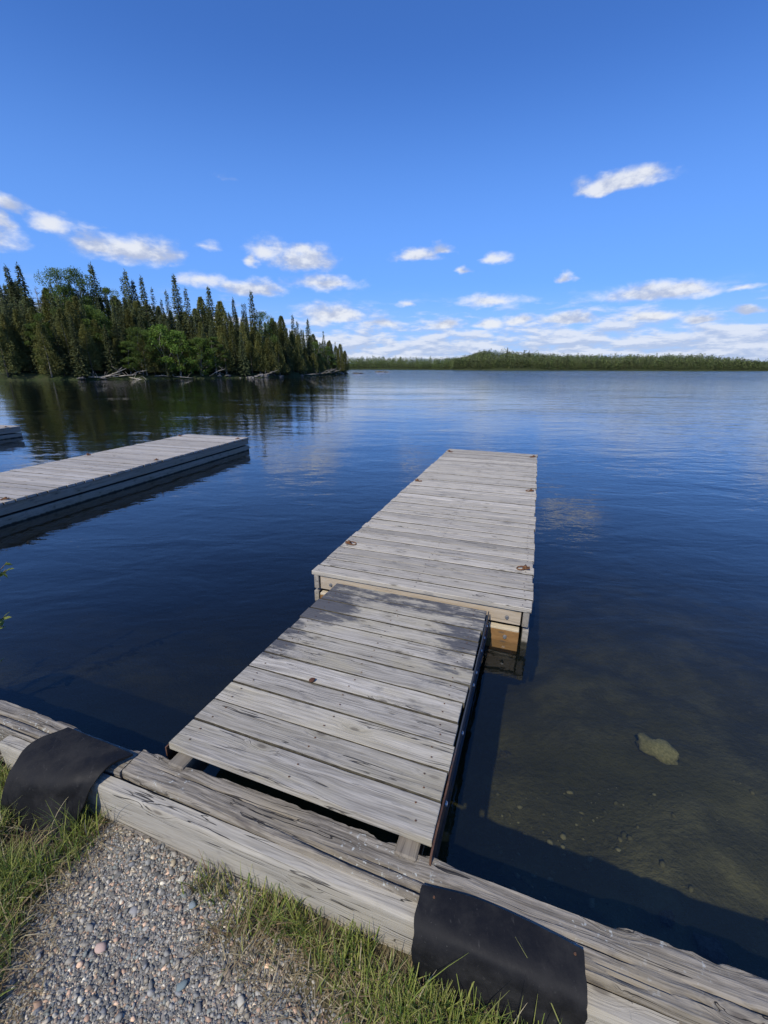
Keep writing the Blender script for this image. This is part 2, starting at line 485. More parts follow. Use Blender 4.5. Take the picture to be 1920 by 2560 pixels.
def smooth_noise(x, y, s, seed=0.0):
    return (np.sin(x * s + 1.3 * np.sin(y * s * 0.7 + seed)) + np.sin(y * s * 1.17 + 1.7 * np.sin(x * s * 0.61 + seed * 2))) * 0.5


def grid_mesh(name, xs, ys, zf, keep=None, attr=None):
    X, Y = np.meshgrid(xs, ys)
    Z = zf(X, Y)
    nx, ny = len(xs), len(ys)
    idx = np.arange(nx * ny).reshape(ny, nx)
    f = np.stack([idx[:-1, :-1], idx[:-1, 1:], idx[1:, 1:], idx[1:, :-1]], -1).reshape(-1, 4)
    if keep is not None:
        k = keep(X, Y).ravel()
        f = f[k[f].any(1)]
    v = np.stack([X, Y, Z], -1).reshape(-1, 3)
    colr = attr(X, Y).reshape(-1, 3) if attr else None
    return mesh_np(name, v, f, colr, True)


LEFT_BANK = [(-300, -20), (-120, 40), (-75, 55), (-54.5, 62.5), (-47.7, 66), (-42, 73), (-33, 79.5), (-24.2, 87), (-18.6, 104), (-14.5, 125), (-11.9, 145), (-13, 152), (-24, 161), (-50, 172), (-110, 185), (-300, 240)]


def left_h(x, y):
    sd = seg_dist(x, y, LEFT_BANK) + 0.7 * smooth_noise(x, y, 0.55) + 0.4 * smooth_noise(x, y, 1.7, 2)
    up = 0.55 * np.clip(sd, 0, 1.0) + 0.16 * np.clip(sd - 0.6, 0, 26) + 0.12 * smooth_noise(x, y, 0.9)
    return np.where(sd > 0, up, np.maximum(sd * 0.5, -4.0))


m_forest_floor = plain('forest floor', (0.05, 0.055, 0.025), 0.95, color2=(0.03, 0.045, 0.016), scale=0.9, bump=0.1, spec=0.1)
xs = np.arange(-170, -4, 1.0); ys = np.arange(30, 190, 1.0)
bank = obj('wooded_bank', grid_mesh('wooded_bank', xs, ys, left_h, lambda X, Y: seg_dist(X, Y, LEFT_BANK) > -7), m_forest_floor)
tag(bank, 'low wooded bank rising from the lake under the forest', kind='structure')

K_FAR = 1.6
FAR_LEFT = [(x * K_FAR, y * K_FAR) for x, y in [(-140, 296), (-60, 292), (-19, 288), (10, 290), (35, 286), (60, 296), (80, 370), (-140, 370)]]
FAR_HILL = [(x * K_FAR, y * K_FAR) for x, y in [(41, 268), (52, 262), (72, 258), (95, 260), (120, 272), (165, 277), (210, 282), (255, 300), (300, 318), (350, 318), (430, 300), (520, 250), (640, 180), (720, 250), (600, 400), (60, 400), (46, 330)]]
HILL_X = [60, 80, 98, 120, 140, 165, 200, 260, 330, 420, 520, 700]
HILL_Z = [4.6, 6.6, 8.8, 9.2, 7.8, 7.0, 6.2, 6.3, 7.4, 9.0, 10.0, 10.0]


def far_left_h(x, y):
    sd = seg_dist(x, y, FAR_LEFT)
    return np.where(sd > 0, 0.5 * np.clip(sd, 0, 2) + 4.6 * np.clip(sd / 26, 0, 1), np.maximum(sd * 0.3, -4))


def far_hill_h(x, y):
    sd = seg_dist(x, y, FAR_HILL)
    return np.where(sd > 0, 0.5 * np.clip(sd, 0, 2) + np.interp(x, HILL_X, HILL_Z) * np.clip(sd / 30, 0, 1) ** 0.8, np.maximum(sd * 0.3, -4))


o = obj('far_bank', grid_mesh('far_bank', np.arange(-230, 140, 5.0), np.arange(440, 600, 5.0), far_left_h, lambda X, Y: seg_dist(X, Y, FAR_LEFT) > -12), m_forest_floor)
tag(o, 'low far bank across the lake', kind='structure')
o = obj('far_hill', grid_mesh('far_hill', np.arange(50, 1170, 7.0), np.arange(270, 660, 7.0), far_hill_h, lambda X, Y: seg_dist(X, Y, FAR_HILL) > -14), m_forest_floor)
tag(o, 'low wooded hill across the lake', kind='structure')

# lake bed: shallow and stony to the right of the gangway, dropping away to the left and outwards
E_DIR = np.array([0.9452, -0.3266]); N_LAND = np.array([-0.3266, -0.9452]); B_O = np.array([-2.038, 1.818])


def bed_h(x, y):
    off = -((x - B_O[0]) * N_LAND[0] + (y - B_O[1]) * N_LAND[1])      # distance out from the shore timber
    t = (x - B_O[0]) * E_DIR[0] + (y - B_O[1]) * E_DIR[1]
    right = 1 / (1 + np.exp(-(t - 2.2) * 2.0))
    dep = right * (0.52 + 0.14 * np.clip(off, 0, 40)) + (1 - right) * (0.85 + 0.36 * np.clip(off, 0, 14))
    dep = np.clip(dep, 0, 4.5) + 0.04 * smooth_noise(x, y, 2.7) + 0.03 * smooth_noise(x, y, 6.1, 2.0) + 0.015 * smooth_noise(x, y, 15.0, 1.0)
    return -dep


def lin(a, b, n): return list(np.linspace(a, b, n))


bx = np.array(lin(-650, -8, 15)[:-1] + lin(-8, 8, 170) + lin(8, 1200, 16)[1:])
by = np.array(lin(-6, -1.5, 5)[:-1] + lin(-1.5, 9, 120) + lin(9, 800, 24)[1:])
m, nt, out = new_mat('lake bed silt')
co = N(nt, 'TexCoord').outputs['Object']
n1 = noise(nt, co, 2.2, 6.0, 0.65)
n2 = noise(nt, co, 22.0, 4.0, 0.7)
c = mixc(nt, step(nt, n1, 0.40, 0.62), (0.12, 0.115, 0.07), (0.23, 0.215, 0.125))
c = mixc(nt, M(nt, 'MULTIPLY', step(nt, n2, 0.55, 0.75), 0.6), c, (0.24, 0.225, 0.14))
c = mixc(nt, M(nt, 'MULTIPLY', step(nt, noise(nt, co, 1.1, 3.0), 0.5, 0.65), 0.6), c, (0.07, 0.07, 0.03))
principled(nt, out, c, 0.9, N(nt, 'Bump', {'Strength': 0.8, 'Distance': 0.03, 'Height': n2}).outputs[0], 0.1)
m_bed = m
bed = obj('lake_bed', grid_mesh('lake_bed', bx, by, bed_h), m_bed)
tag(bed, 'murky olive brown lake bed under the water', kind='structure')

# ------------------------------------------------------------------ water: mirror by Fresnel over clear tea-coloured water
m, nt, out = new_mat('lake water')
co = N(nt, 'TexCoord').outputs['Object']
sp = N(nt, 'SeparateXYZ', {0: co}).outputs
lane = noise(nt, V(nt, 'MULTIPLY', co, (0.012, 0.05, 0.0)), 1.0, 3.0, 0.6)
lane2 = noise(nt, V(nt, 'MULTIPLY', co, (0.05, 0.14, 0.0)), 1.0, 3.0, 0.6)
open_w = M(nt, 'MULTIPLY', step(nt, sp[1], 40.0, 110.0), step(nt, M(nt, 'ADD', sp[0], M(nt, 'MULTIPLY', sp[1], 0.12)), -14.0, 14.0))
mid_w = M(nt, 'MULTIPLY', step(nt, sp[1], 4.0, 22.0), step(nt, lane2, 0.42, 0.62))
right_w = M(nt, 'MULTIPLY', step(nt, M(nt, 'SUBTRACT', sp[0], M(nt, 'MULTIPLY', sp[1], 0.18)), 1.0, 9.0), step(nt, sp[1], 2.0, 9.0))
amp = M(nt, 'ADD', 0.27, M(nt, 'ADD', M(nt, 'MULTIPLY', mid_w, 0.30), M(nt, 'MULTIPLY', right_w, 0.6)))
amp = M(nt, 'ADD', amp, M(nt, 'MULTIPLY', open_w, M(nt, 'MULTIPLY_ADD', step(nt, lane, 0.35, 0.6), 1.0, 1.2)))
w1 = noise(nt, V(nt, 'MULTIPLY', co, (0.75, 1.5, 0.0)), 1.25, 3.0, 0.55, 0.4)
w2 = noise(nt, V(nt, 'MULTIPLY', co, (1.0, 1.9, 0.0)), 5.5, 3.0, 0.55, 0.3)
w0 = noise(nt, V(nt, 'MULTIPLY', co, (0.25, 0.6, 0.0)), 0.7, 2.0, 0.5)
hgt = M(nt, 'ADD', M(nt, 'MULTIPLY', w1, 0.040), M(nt, 'ADD', M(nt, 'MULTIPLY', w2, 0.0075), M(nt, 'MULTIPLY', w0, 0.06)))
hgt = M(nt, 'MULTIPLY', hgt, amp)
bp = N(nt, 'Bump', {'Strength': 1.0, 'Distance': 1.0, 'Height': hgt}).outputs[0]
face = N(nt, 'LayerWeight', {'Blend': 0.5, 'Normal': bp}).outputs['Facing']
fr = M(nt, 'MULTIPLY_ADD', M(nt, 'POWER', face, 4.6), 0.955, 0.045)      # Schlick
gl = N(nt, 'BsdfGlossy', {'Color': (0.97, 0.98, 1.0, 1), 'Roughness': 0.02, 'Normal': bp})
tr = N(nt, 'BsdfTransparent', {'Color': (0.97, 0.98, 0.97, 1)})
df = N(nt, 'BsdfDiffuse', {'Color': (0.040, 0.050, 0.045, 1)})          # fine matter suspended in the water
body_w = N(nt, 'MixShader', {0: 0.10, 1: tr.outputs[0], 2: df.outputs[0]})
mx = N(nt, 'MixShader', {0: fr, 1: body_w.outputs[0], 2: gl.outputs[0]})
nt.links.new(mx.outputs[0], out.inputs['Surface'])
va = N(nt, 'VolumeAbsorption', {'Color': (0.50, 0.50, 0.34, 1), 'Density': 1.1})
nt.links.new(va.outputs[0], out.inputs['Volume'])
m_water = m
x0, x1, y0, y1, zb = -640, 1190, -5.5, 790, -7.0
wv = [(x0, y0, 0), (x1, y0, 0), (x1, y1, 0), (x0, y1, 0), (x0, y0, zb), (x1, y0, zb), (x1, y1, zb), (x0, y1, zb)]
wf = [(0, 1, 2, 3), (7, 6, 5, 4), (0, 4, 5, 1), (1, 5, 6, 2), (2, 6, 7, 3), (3, 7, 4, 0)]
water = obj('water', mesh('water', wv, wf), m_water)
tag(water, 'calm dark blue lake water with light ripples', kind='structure')


# ------------------------------------------------------------------ near bank ground
GRAVEL = [(-1.20, 1.38), (-0.80, 1.25), (-0.48, 1.10), (-0.62, 0.93), (-0.44, 0.84), (-0.26, 0.78), (-0.10, 0.66), (0.0, 0.2), (-0.2, -1.0), (-1.6, -1.0), (-1.25, 0.2), (-1.12, 0.68), (-1.20, 0.86), (-1.27, 1.05), (-1.22, 1.2)]


def tn_xy(t, n): return B_O[0] + E_DIR[0] * t + N_LAND[0] * n, B_O[1] + E_DIR[1] * t + N_LAND[1] * n


def ground_h(x, y):
    n = (x - B_O[0]) * N_LAND[0] + (y - B_O[1]) * N_LAND[1]
    g = seg_dist(x, y, GRAVEL)
    z = 0.062 + 0.012 * smooth_noise(x, y, 4.0) + 0.008 * smooth_noise(x, y, 11.0, 3) + 0.02 * np.clip(-g, 0, 0.5) + 0.02 * np.clip(n - 0.3, 0, 30)
    z = np.where(n < 0.15, 0.0, z)
    return z


def ground_tint(x, y):
    g = seg_dist(x, y, GRAVEL) + 0.05 * smooth_noise(x, y, 14.0)
    f = np.clip(g / 0.10 + 0.5, 0, 1)[..., None]
    return f * np.array([0.21, 0.19, 0.165]) + (1 - f) * np.array([0.10, 0.085, 0.045])


gt = np.array(lin(-70, -1.6, 14)[:-1] + lin(-1.6, 4.2, 240) + lin(4.2, 70, 12)[1:])
gn = np.array([0.10, 0.145, 0.165] + lin(0.18, 2.6, 130) + lin(2.6, 90, 14)[1:])
GT, GN = np.meshgrid(gt, gn)
GX, GY = tn_xy(GT, GN)
GZ = ground_h(GX, GY)
GZ[0] = -0.9
idx = np.arange(GX.size).reshape(GX.shape)
gf = np.stack([idx[:-1, :-1], idx[1:, :-1], idx[1:, 1:], idx[:-1, 1:]], -1).reshape(-1, 4)
m_ground = tinted('bank soil', 0.95, 0.1, var=0.45, scale=38.0)
ground = obj('ground', mesh_np('ground', np.stack([GX, GY, GZ], -1).reshape(-1, 3), gf, ground_tint(GX, GY).reshape(-1, 3), True), m_ground)
tag(ground, 'earth of the near bank under grass and gravel', kind='structure')


# ------------------------------------------------------------------ floating docks
DW, DL, NB = 1.825, 6.225, 43
PITCHB = DL / NB
board_meshes = [box('deck_board', DW + d, PITCHB - 0.013 - e, 0.038, 0.004) for d, e in ((0.0, 0.0), (0.010, 0.002), (-0.008, 0.004), (0.004, 0.001))]
for b_ in board_meshes:
    dark_edges(b_, m_deck, m_board_side)
front_board = dark_edges(box('deck_board', DW + 0.004, PITCHB - 0.017, 0.038, 0.004), m_deck, m_board_side, True)
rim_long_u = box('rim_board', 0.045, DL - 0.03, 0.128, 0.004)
rim_long_l = box('rim_board', 0.045, DL - 0.05, 0.17, 0.004)
rim_end_u = box('end_rim_board', DW - 0.14, 0.04, 0.128, 0.003)
rim_end_l = box('end_rim_board', DW - 0.14, 0.04, 0.17, 0.003)
ledge = box('ledge_strip', DW - 0.145, 0.052, 0.02, 0.003)
float_me = box('float_block', DW - 0.2, DL - 0.2, 0.36, 0.02)
bm = bmesh.new()
bmesh.ops.create_cone(bm, cap_ends=True, segments=12, radius1=0.017, radius2=0.012, depth=0.012, matrix=Matrix.Rotation(R(90), 4, 'X'))
bolt_me = bm_mesh('bolt', bm)
plate_me = box('ring_plate', 0.075, 0.045, 0.012, 0.004)
bm = bmesh.new()
bmesh.ops.create_cone(bm, cap_ends=True, segments=10, radius1=0.02, radius2=0.016, depth=0.03)
stud_me = bm_mesh('ring_stud', bm, True)
ring_pts = [(0.042 * math.cos(a), 0.034 * math.sin(a), 0) for a in np.linspace(0, 2 * math.pi, 19)]
rv, rf = tube('mooring_ring', ring_pts, 0.0065, 6, cap=False)
ring_me = mesh('mooring_ring', rv, rf, True)
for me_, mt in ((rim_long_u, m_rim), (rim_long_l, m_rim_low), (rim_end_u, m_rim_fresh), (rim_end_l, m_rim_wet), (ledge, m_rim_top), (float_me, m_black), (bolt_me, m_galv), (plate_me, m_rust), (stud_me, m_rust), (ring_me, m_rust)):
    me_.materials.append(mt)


def make_dock(loc, yaw, label, mat, seed, rings):
    r_ = random.Random(seed)
    t = empty('floating_dock', (loc[0], loc[1], 0), -yaw)
    tag(t, label, 'dock', 'floating docks on the lake')
    top = 0.32
    for i in range(NB):
        me_ = board_meshes[r_.randrange(4)] if i else front_board
        if mat is not m_deck:
            key = me_.name + '_far'
            me2 = bpy.data.meshes.get(key)
            if me2 is None:
                me2 = me_.copy(); me2.name = key; me2.materials[0] = mat
            me_ = me2
        obj('deck_board', me_, mat, t, (DW / 2 + r_.uniform(-.007, .007), (i + 0.5) * PITCHB + r_.uniform(-.0015, .0015), top - 0.019 + r_.uniform(-.004, .004)),
            (r_.uniform(-.012, .012), r_.uniform(-.0016, .0016), r_.uniform(-.0022, .0022) + (math.pi if i and r_.random() < .5 else 0)))
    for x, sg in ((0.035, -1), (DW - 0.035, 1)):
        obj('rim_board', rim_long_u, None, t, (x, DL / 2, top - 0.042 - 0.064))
        obj('rim_board', rim_long_l, None, t, (x + 0.010 * sg, DL / 2, 0.118 - 0.085))
    for y, sg in ((0.045, 1), (DL - 0.045, -1)):
        u = obj('end_rim_board', rim_end_u, None, t, (DW / 2, y, top - 0.042 - 0.064))
        l = obj('end_rim_board', rim_end_l, None, t, (DW / 2, y - 0.020 * sg, 0.098 - 0.085))
        obj('ledge_strip', ledge, None, t, (DW / 2, y - 0.016 * sg, 0.109))
        for x in (-(DW / 2 - 0.17), DW / 2 - 0.17):
            for par in (u, l):
                obj('bolt', bolt_me, None, par, (x, -0.025 * sg, -0.01 if par is u else 0.03), (0, 0, 0 if sg > 0 else math.pi))
    obj('float_block', float_me, None, t, (DW / 2, DL / 2, -0.06))
    for (x, y) in rings:
        side = 1 if x < DW / 2 else -1
        rg = obj('mooring_ring', ring_me, None, t, (x + side * 0.075, y, top + 0.012), (0.12, 0.2 * side, r_.uniform(-.4, .4)), (.85, .85, .85))
        obj('ring_plate', plate_me, None, rg, (-side * 0.05, 0, -0.004))
        obj('ring_stud', stud_me, None, rg, (-side * 0.045, 0, 0.008))
    return t


RINGS = [(0.03, 0.66), (1.795, 0.66), (0.03, 3.28), (1.795, 3.28), (0.03, 5.85), (1.795, 5.87)]
main_dock = make_dock((-0.6297, 3.2906), 0.3366, 'grey plank floating dock joined to the gangway, pale new boards across its near end', m_deck, 3, RINGS)


def from_far_right(fr, yaw):
    d = (math.sin(yaw), math.cos(yaw)); r_ = (math.cos(yaw), -math.sin(yaw))
    return fr[0] - r_[0] * DW - d[0] * DL, fr[1] - r_[1] * DW - d[1] * DL


make_dock(from_far_right((-3.425, 10.634), R(15.8)), R(15.8), 'grey floating dock with shaded side boards, on its own left of the gangway dock', m_deck_far, 5, RINGS)
make_dock(from_far_right((-10.74, 12.54), R(15.8)), R(15.8), 'floating dock of which only one end corner shows at the left edge', m_deck_far, 8, RINGS)

# ------------------------------------------------------------------ gangway
RW, RL = 1.2676, 1.7878
gang = empty('gangway', (-1.0118, 1.5002, 0.3413), -0.3448, math.atan2(0.2688 - 0.3413, RL))
tag(gang, 'short plank gangway with steel side angles sloping from shore to the dock', 'gangway')
m_gang = wood('gangway plank wood', (0.455, 0.42, 0.358), (0.225, 0.204, 0.17), (0.39, 0.345, 0.235), crack=0.9, contrast=1.5, stain=ramp_stain, stain_amt=0.45, space=ramp_space(gang), bump=1.6, tone=0.17, fine=1.7)
edges = [0.0, 0.166] + [0.166 + (RL - 0.166) * k / 11 for k in range(1, 12)]
for i in range(12):
    w = edges[i + 1] - edges[i] - random.uniform(.008, .013)
    bm = bmesh.new()
    ln = RW - 0.008 + random.uniform(-.012, .008)
    bmesh.ops.create_grid(bm, x_segments=10, y_segments=1, size=0.5)
    ret = bmesh.ops.extrude_face_region(bm, geom=bm.faces[:])
    bmesh.ops.translate(bm, verts=[v for v in ret['geom'] if isinstance(v, bmesh.types.BMVert)], vec=(0, 0, -1))
    bmesh.ops.scale(bm, verts=bm.verts, vec=(ln, w, 0.038))
    for v in bm.verts:                                   # slightly worn, wavy arrises
        v.co.y += 0.0025 * fbm(v.co.x * 5 + i * 7, v.co.y * 9, i)
        v.co.z += 0.0018 * fbm(v.co.x * 4 + i * 3, i * 2.0, 1)
    sharp = [e for e in bm.edges if e.is_manifold and e.calc_face_angle(0) > 1.0]
    bmesh.ops.bevel(bm, geom=sharp, offset=0.004, segments=2, affect='EDGES', profile=0.6)
    obj('deck_board', dark_edges(bm_mesh('gangway_board', bm), m_gang, m_board_side, i == 0), m_gang, gang, (RW / 2 + random.uniform(-.006, .006), (edges[i] + edges[i + 1]) / 2, random.uniform(-.002, .002)),
        (random.uniform(-.01, .01), 0, random.uniform(-.003, .003)))
string_me = box('stringer', 0.085, RL + 0.02, 0.14, 0.006)
string_me.materials.append(wood('stringer wood', (0.27, 0.24, 0.19), (0.14, 0.12, 0.10), (0.22, 0.18, 0.12), long_axis='Y'))
for x in (0.10, RW - 0.085):
    obj('stringer', string_me, None, gang, (x, RL / 2 - 0.045, -0.038 - 0.072))
obj('gap_blocker', box('gap_blocker', RW - 0.3, 0.04, 0.13, 0.004), m_black, gang, (RW / 2, 0.13, -0.038 - 0.07))  # added black board, blocks the sun strip through the gap at the timber
# steel angle on each side: rusted at the shore end, old blue-grey paint further out
m, nt, out = new_mat('painted steel going to rust')
co = N(nt, 'TexCoord', None, object=gang).outputs['Object']
yy = N(nt, 'SeparateXYZ', {0: co}).outputs[1]
n1 = noise(nt, co, 16.0, 5.0, 0.7)
rf_ = step(nt, M(nt, 'ADD', M(nt, 'MULTIPLY', yy, -1.1), M(nt, 'MULTIPLY', n1, 0.9)), -0.12, 0.16)
c = mixc(nt, rf_, (0.035, 0.04, 0.05), mixc(nt, step(nt, n1, 0.4, 0.65), (0.06, 0.03, 0.02), (0.13, 0.065, 0.035)))
principled(nt, out, c, 0.6, N(nt, 'Bump', {'Strength': 0.5, 'Distance': 0.002, 'Height': n1}).outputs[0], 0.4)
m_steel = m


def angle_mesh(sgn):
    a = [(0, 0), (0, -0.115), (0.018 * sgn, -0.115), (0.018 * sgn, -0.108), (0.007 * sgn, -0.108), (0.007 * sgn, 0)]
    n = 24
    vs, fs = [], []
    L = RL + (0.06 if sgn > 0 else 0.01)
    for k in range(n + 1):
        y = (-0.045 if sgn > 0 else 0.0) + L * k / n
        for (x, z) in a:
            vs.append((x + 0.002 * fbm(y * 4, z * 3, sgn), y, z + 0.0015 * fbm(y * 6, x, 2)))
    for k in range(n):
        for j in range(6):
            q = (k * 6 + j, k * 6 + (j + 1) % 6, (k + 1) * 6 + (j + 1) % 6, (k + 1) * 6 + j)
            fs.append(q if sgn > 0 else q[::-1])
    fs.append((5, 4, 3, 2, 1, 0)); fs.append(tuple(n * 6 + j for j in range(6)))
    return mesh('side_angle', vs, fs)


for sgn, x in ((1, RW + 0.004), (-1, -0.004)):
    a = obj('side_angle', angle_mesh(sgn), m_steel, gang, (x, 0, -0.012 if sgn > 0 else -0.03))
    for y in (0.22, 0.62, 1.0, 1.12, 1.36, 1.52, 1.68):
        obj('bolt', bolt_me, None, a, (0.011 * sgn, y, -0.055), (0, 0, sgn * R(90)), (0.7, 0.7, 0.7))
# nail heads, countless and tiny, on gangway and dock


def nails(parent, spots, z):
    vs, fs = [], []
    for (x, y) in spots:
        b = len(vs)
        for k in range(6):
            vs.append((x + 0.0048 * math.cos(k * 1.0472), y + 0.0048 * math.sin(k * 1.0472), z))
        fs.append(tuple(range(b, b + 6)))
    o_ = obj('nail_heads', mesh('nail_heads', vs, fs), m_nail, parent)
    o_['kind'] = 'stuff'


m_nail = plain('nail head', (0.09, 0.06, 0.045), 0.7, 0.3, 0.3, color2=(0.16, 0.07, 0.03), scale=9)
sp_ = []
for i in range(12):
    yc = (edges[i] + edges[i + 1]) / 2
    for x in (0.1, RW / 2 + 0.01, RW - 0.09):
        for dyy in (-.035, .035):
            sp_.append((x + random.uniform(-.015, .015), yc + dyy + random.uniform(-.01, .01)))
nails(gang, sp_, 0.0035)

dsp = []
for i in range(NB):
    for x in (0.06, DW / 2, DW - 0.06):
        for dyy in (-.035, .035):
            dsp.append((x + random.uniform(-.012, .012), (i + .5) * PITCHB + dyy + random.uniform(-.008, .008)))
nails(main_dock, dsp, 0.326)

# a small brown cone lying on the gangway
cone_b = bmesh.new()
bmesh.ops.create_icosphere(cone_b, subdivisions=2, radius=0.014)
for v in cone_b.verts:
    v.co.x *= 1.3; v.co *= 1 + 0.25 * math.sin(v.co.x * 900) * math.cos(v.co.y * 700)
    v.co.z *= 0.8
pc = obj('pine_cone', bm_mesh('pine_cone', cone_b), plain('cone brown', (0.12, 0.045, 0.022), 0.8, color2=(0.05, 0.02, 0.01), scale=200), None, (-0.402, 1.935, 0.3275), (0, 0, 0.5))
tag(pc, 'small brown cone lying on the gangway boards', 'cone')

# ------------------------------------------------------------------ shore timbers
def timber_mesh(name, t0, t1, w0, w1, ztop, h, seed, erode=0.012, cracks=(), step_t=0.013, r=0.012, n0=0.0, wear=1.0):
    """squared log in the shore frame: t along the bank, n towards land; worn arrises, open checks along the top"""
    nt_ = max(2, int((t1 - t0) / step_t))
    prof = []                                            # (n fraction, z offset, role)
    top_n = 20
    prof.append((0.0, -h)); prof += [(0.0, -h * f) for f in (0.6, 0.3, 0.15)]
    prof += [(0.0, -r)]
    prof += [(k / (top_n - 1), 0.0) for k in range(top_n)]
    prof += [(1.0, -r)]
    prof += [(1.0, -h * f) for f in (0.15, 0.3, 0.6)]; prof.append((1.0, -h))
    vs, fs = [], []
    m_ = len(prof)
    for i in range(nt_ + 1):
        t = t0 + (t1 - t0) * i / nt_
        w = w0 + (w1 - w0) * i / nt_
        er = max(0.0, fbm(t * 2.3, seed, 0.3) * 1.4 + 0.35) * erode + max(0, fbm(t * 11, seed, 1.7)) * erode * 0.7
        for (fn, dz_) in prof:
            n = fn * w
            z = dz_
            if dz_ == 0.0:
                n = r * 0.5 + fn * (w - r)
            if fn <= 0.10 and dz_ > -h * 0.5:            # rotted lake-side arris
                k = 1 - fn / 0.10
                n += er * k
                z -= er * 0.35 * k
            if dz_ == 0.0:
                z += wear * (0.0028 * fbm(t * 3.0, n * 40, seed) + 0.0024 * fbm(t * 16, n * 150, seed + 3))
                for (c0, amp_, cw_, dp, ta, tb) in cracks:
                    if ta < t < tb:
                        cn = c0 * w + amp_ * fbm(t * 1.6, c0 * 9, seed + 5)
                        fade = min(1, (t - ta) * 5, (tb - t) * 5)
                        z -= dp * fade * math.exp(-((n - cn) / cw_) ** 2)
            else:
                n += wear * 0.003 * fbm(t * 4, z * 20, seed + 9)
            x, y = tn_xy(t, n + n0)
            vs.append((x, y, ztop + z))
    for i in range(nt_):
        for j in range(m_ - 1):
            fs.append((i * m_ + j, (i + 1) * m_ + j, (i + 1) * m_ + j + 1, i * m_ + j + 1))
        fs.append((i * m_ + m_ - 1, (i + 1) * m_ + m_ - 1, (i + 1) * m_, i * m_))
    fs.append(tuple(range(m_))); fs.append(tuple(nt_ * m_ + j for j in range(m_))[::-1])
    me_ = mesh(name, vs, fs)
    # object frame along the log so the grain runs with it
    a = math.atan2(E_DIR[1], E_DIR[0])
    cx_, cy_ = tn_xy((t0 + t1) / 2, 0)
    mt = Matrix.Translation((cx_, cy_, ztop)) @ Matrix.Rotation(a, 4, 'Z')
    me_.transform(mt.inverted())
    bm_ = bmesh.new(); bm_.from_mesh(me_); bmesh.ops.recalc_face_normals(bm_, faces=bm_.faces); bm_.to_mesh(me_); bm_.free()
    me_.polygons.foreach_set('use_smooth', [True] * len(me_.polygons))
    me_.set_sharp_from_angle(angle=R(50))
    return me_, mt


def place_timber(name, mat, label, cat, group, *a, **k):
    me_, mt = timber_mesh(name, *a, **k)
    o_ = obj(name, me_, mat)
    o_.matrix_world = mt
    tag(o_, label, cat, group)
    return o_


place_timber('shore_timber', m_timber, 'weathered shore timber passing behind the draped black mat beside the grass', 'timber', 'timbers edging the bank',
             -2.6, 0.952, 0.165, 0.122, 0.286, 0.2, 2.0, erode=0.018, cracks=((0.55, 0.01, 0.006, 0.02, -2.5, 0.6), (0.86, 0.006, 0.005, 0.02, -1.0, 0.9)))
place_timber('shore_timber', m_timber, 'long cracked rotting shore timber running along the foot of the gangway', 'timber', 'timbers edging the bank',
             0.958, 5.4, 0.128, 0.215, 0.288, 0.2, 7.0, erode=0.02, n0=-0.014,
             cracks=((0.42, 0.012, 0.004, 0.012, 0.96, 1.9), (0.80, 0.010, 0.007, 0.026, 1.75, 2.75), (0.62, 0.012, 0.004, 0.014, 1.9, 2.7), (0.55, 0.016, 0.0035, 0.016, 2.7, 4.6), (0.72, 0.018, 0.003, 0.012, 2.8, 4.4), (0.86, 0.012, 0.003, 0.012, 2.75, 4.2)))
place_timber('shore_plank', m_plank, 'pale thick plank standing on edge between the gravel and the cracked timber', 'plank', 'planks facing the timbers',
             0.24, 2.50, 0.062, 0.064, 0.264, 0.22, 4.0, erode=0.0, r=0.016, n0=0.126, wear=0.5, step_t=0.03)
place_timber('shore_plank', m_plank, 'short pale plank end showing past the mat that lies in the tall grass', 'plank', 'planks facing the timbers',
             2.51, 3.10, 0.062, 0.062, 0.255, 0.22, 5.0, erode=0.0, r=0.014, n0=0.152, wear=0.5, step_t=0.03)
place_timber('sunken_timber', m_timber, 'dark lower timber under the shore timbers at the waterline', 'timber', 'timbers edging the bank',
             -2.5, 5.3, 0.13, 0.15, 0.078, 0.75, 9.0, erode=0.004, n0=0.012, step_t=0.05)

# ------------------------------------------------------------------ rubber mats draped over the timbers
LMAT= [[(-1.553, 1.61, 0.312), (-1.41, 1.557, 0.312), (-1.274, 1.507, 0.312), (-1.148, 1.459, 0.312)], [(-1.648, 1.508, 0.325), (-1.483, 1.45, 0.325), (-1.338, 1.41, 0.325), (-1.204, 1.401, 0.325)], [(-1.658, 1.395, 0.29), (-1.498, 1.35, 0.29), (-1.351, 1.328, 0.29), (-1.254, 1.342, 0.29)], [(-1.683, 1.341, 0.19), (-1.548, 1.323, 0.19), (-1.418, 1.313, 0.19), (-1.298, 1.295, 0.19)], [(-1.678, 1.325, 0.1), (-1.553, 1.287, 0.1), (-1.453, 1.282, 0.1), (-1.352, 1.281, 0.1)], [(-1.532, 1.227, 0.06), (-1.492, 1.228, 0.06), (-1.452, 1.231, 0.06), (-1.417, 1.237, 0.06)]]
RMAT= [[(0.137, 0.955, 0.303), (0.306, 0.919, 0.303), (0.473, 0.855, 0.303), (0.621, 0.784, 0.303)], [(0.109, 0.875, 0.3), (0.271, 0.819, 0.3), (0.441, 0.76, 0.3), (0.595, 0.707, 0.3)], [(0.101, 0.838, 0.268), (0.262, 0.782, 0.268), (0.432, 0.723, 0.268), (0.586, 0.67, 0.268)], [(0.099, 0.828, 0.19), (0.261, 0.772, 0.19), (0.431, 0.713, 0.19), (0.585, 0.66, 0.19)], [(0.101, 0.819, 0.1), (0.262, 0.763, 0.1), (0.432, 0.704, 0.1), (0.586, 0.651, 0.1)], [(0.097, 0.809, 0.03), (0.259, 0.753, 0.03), (0.429, 0.695, 0.03), (0.583, 0.642, 0.03)]]


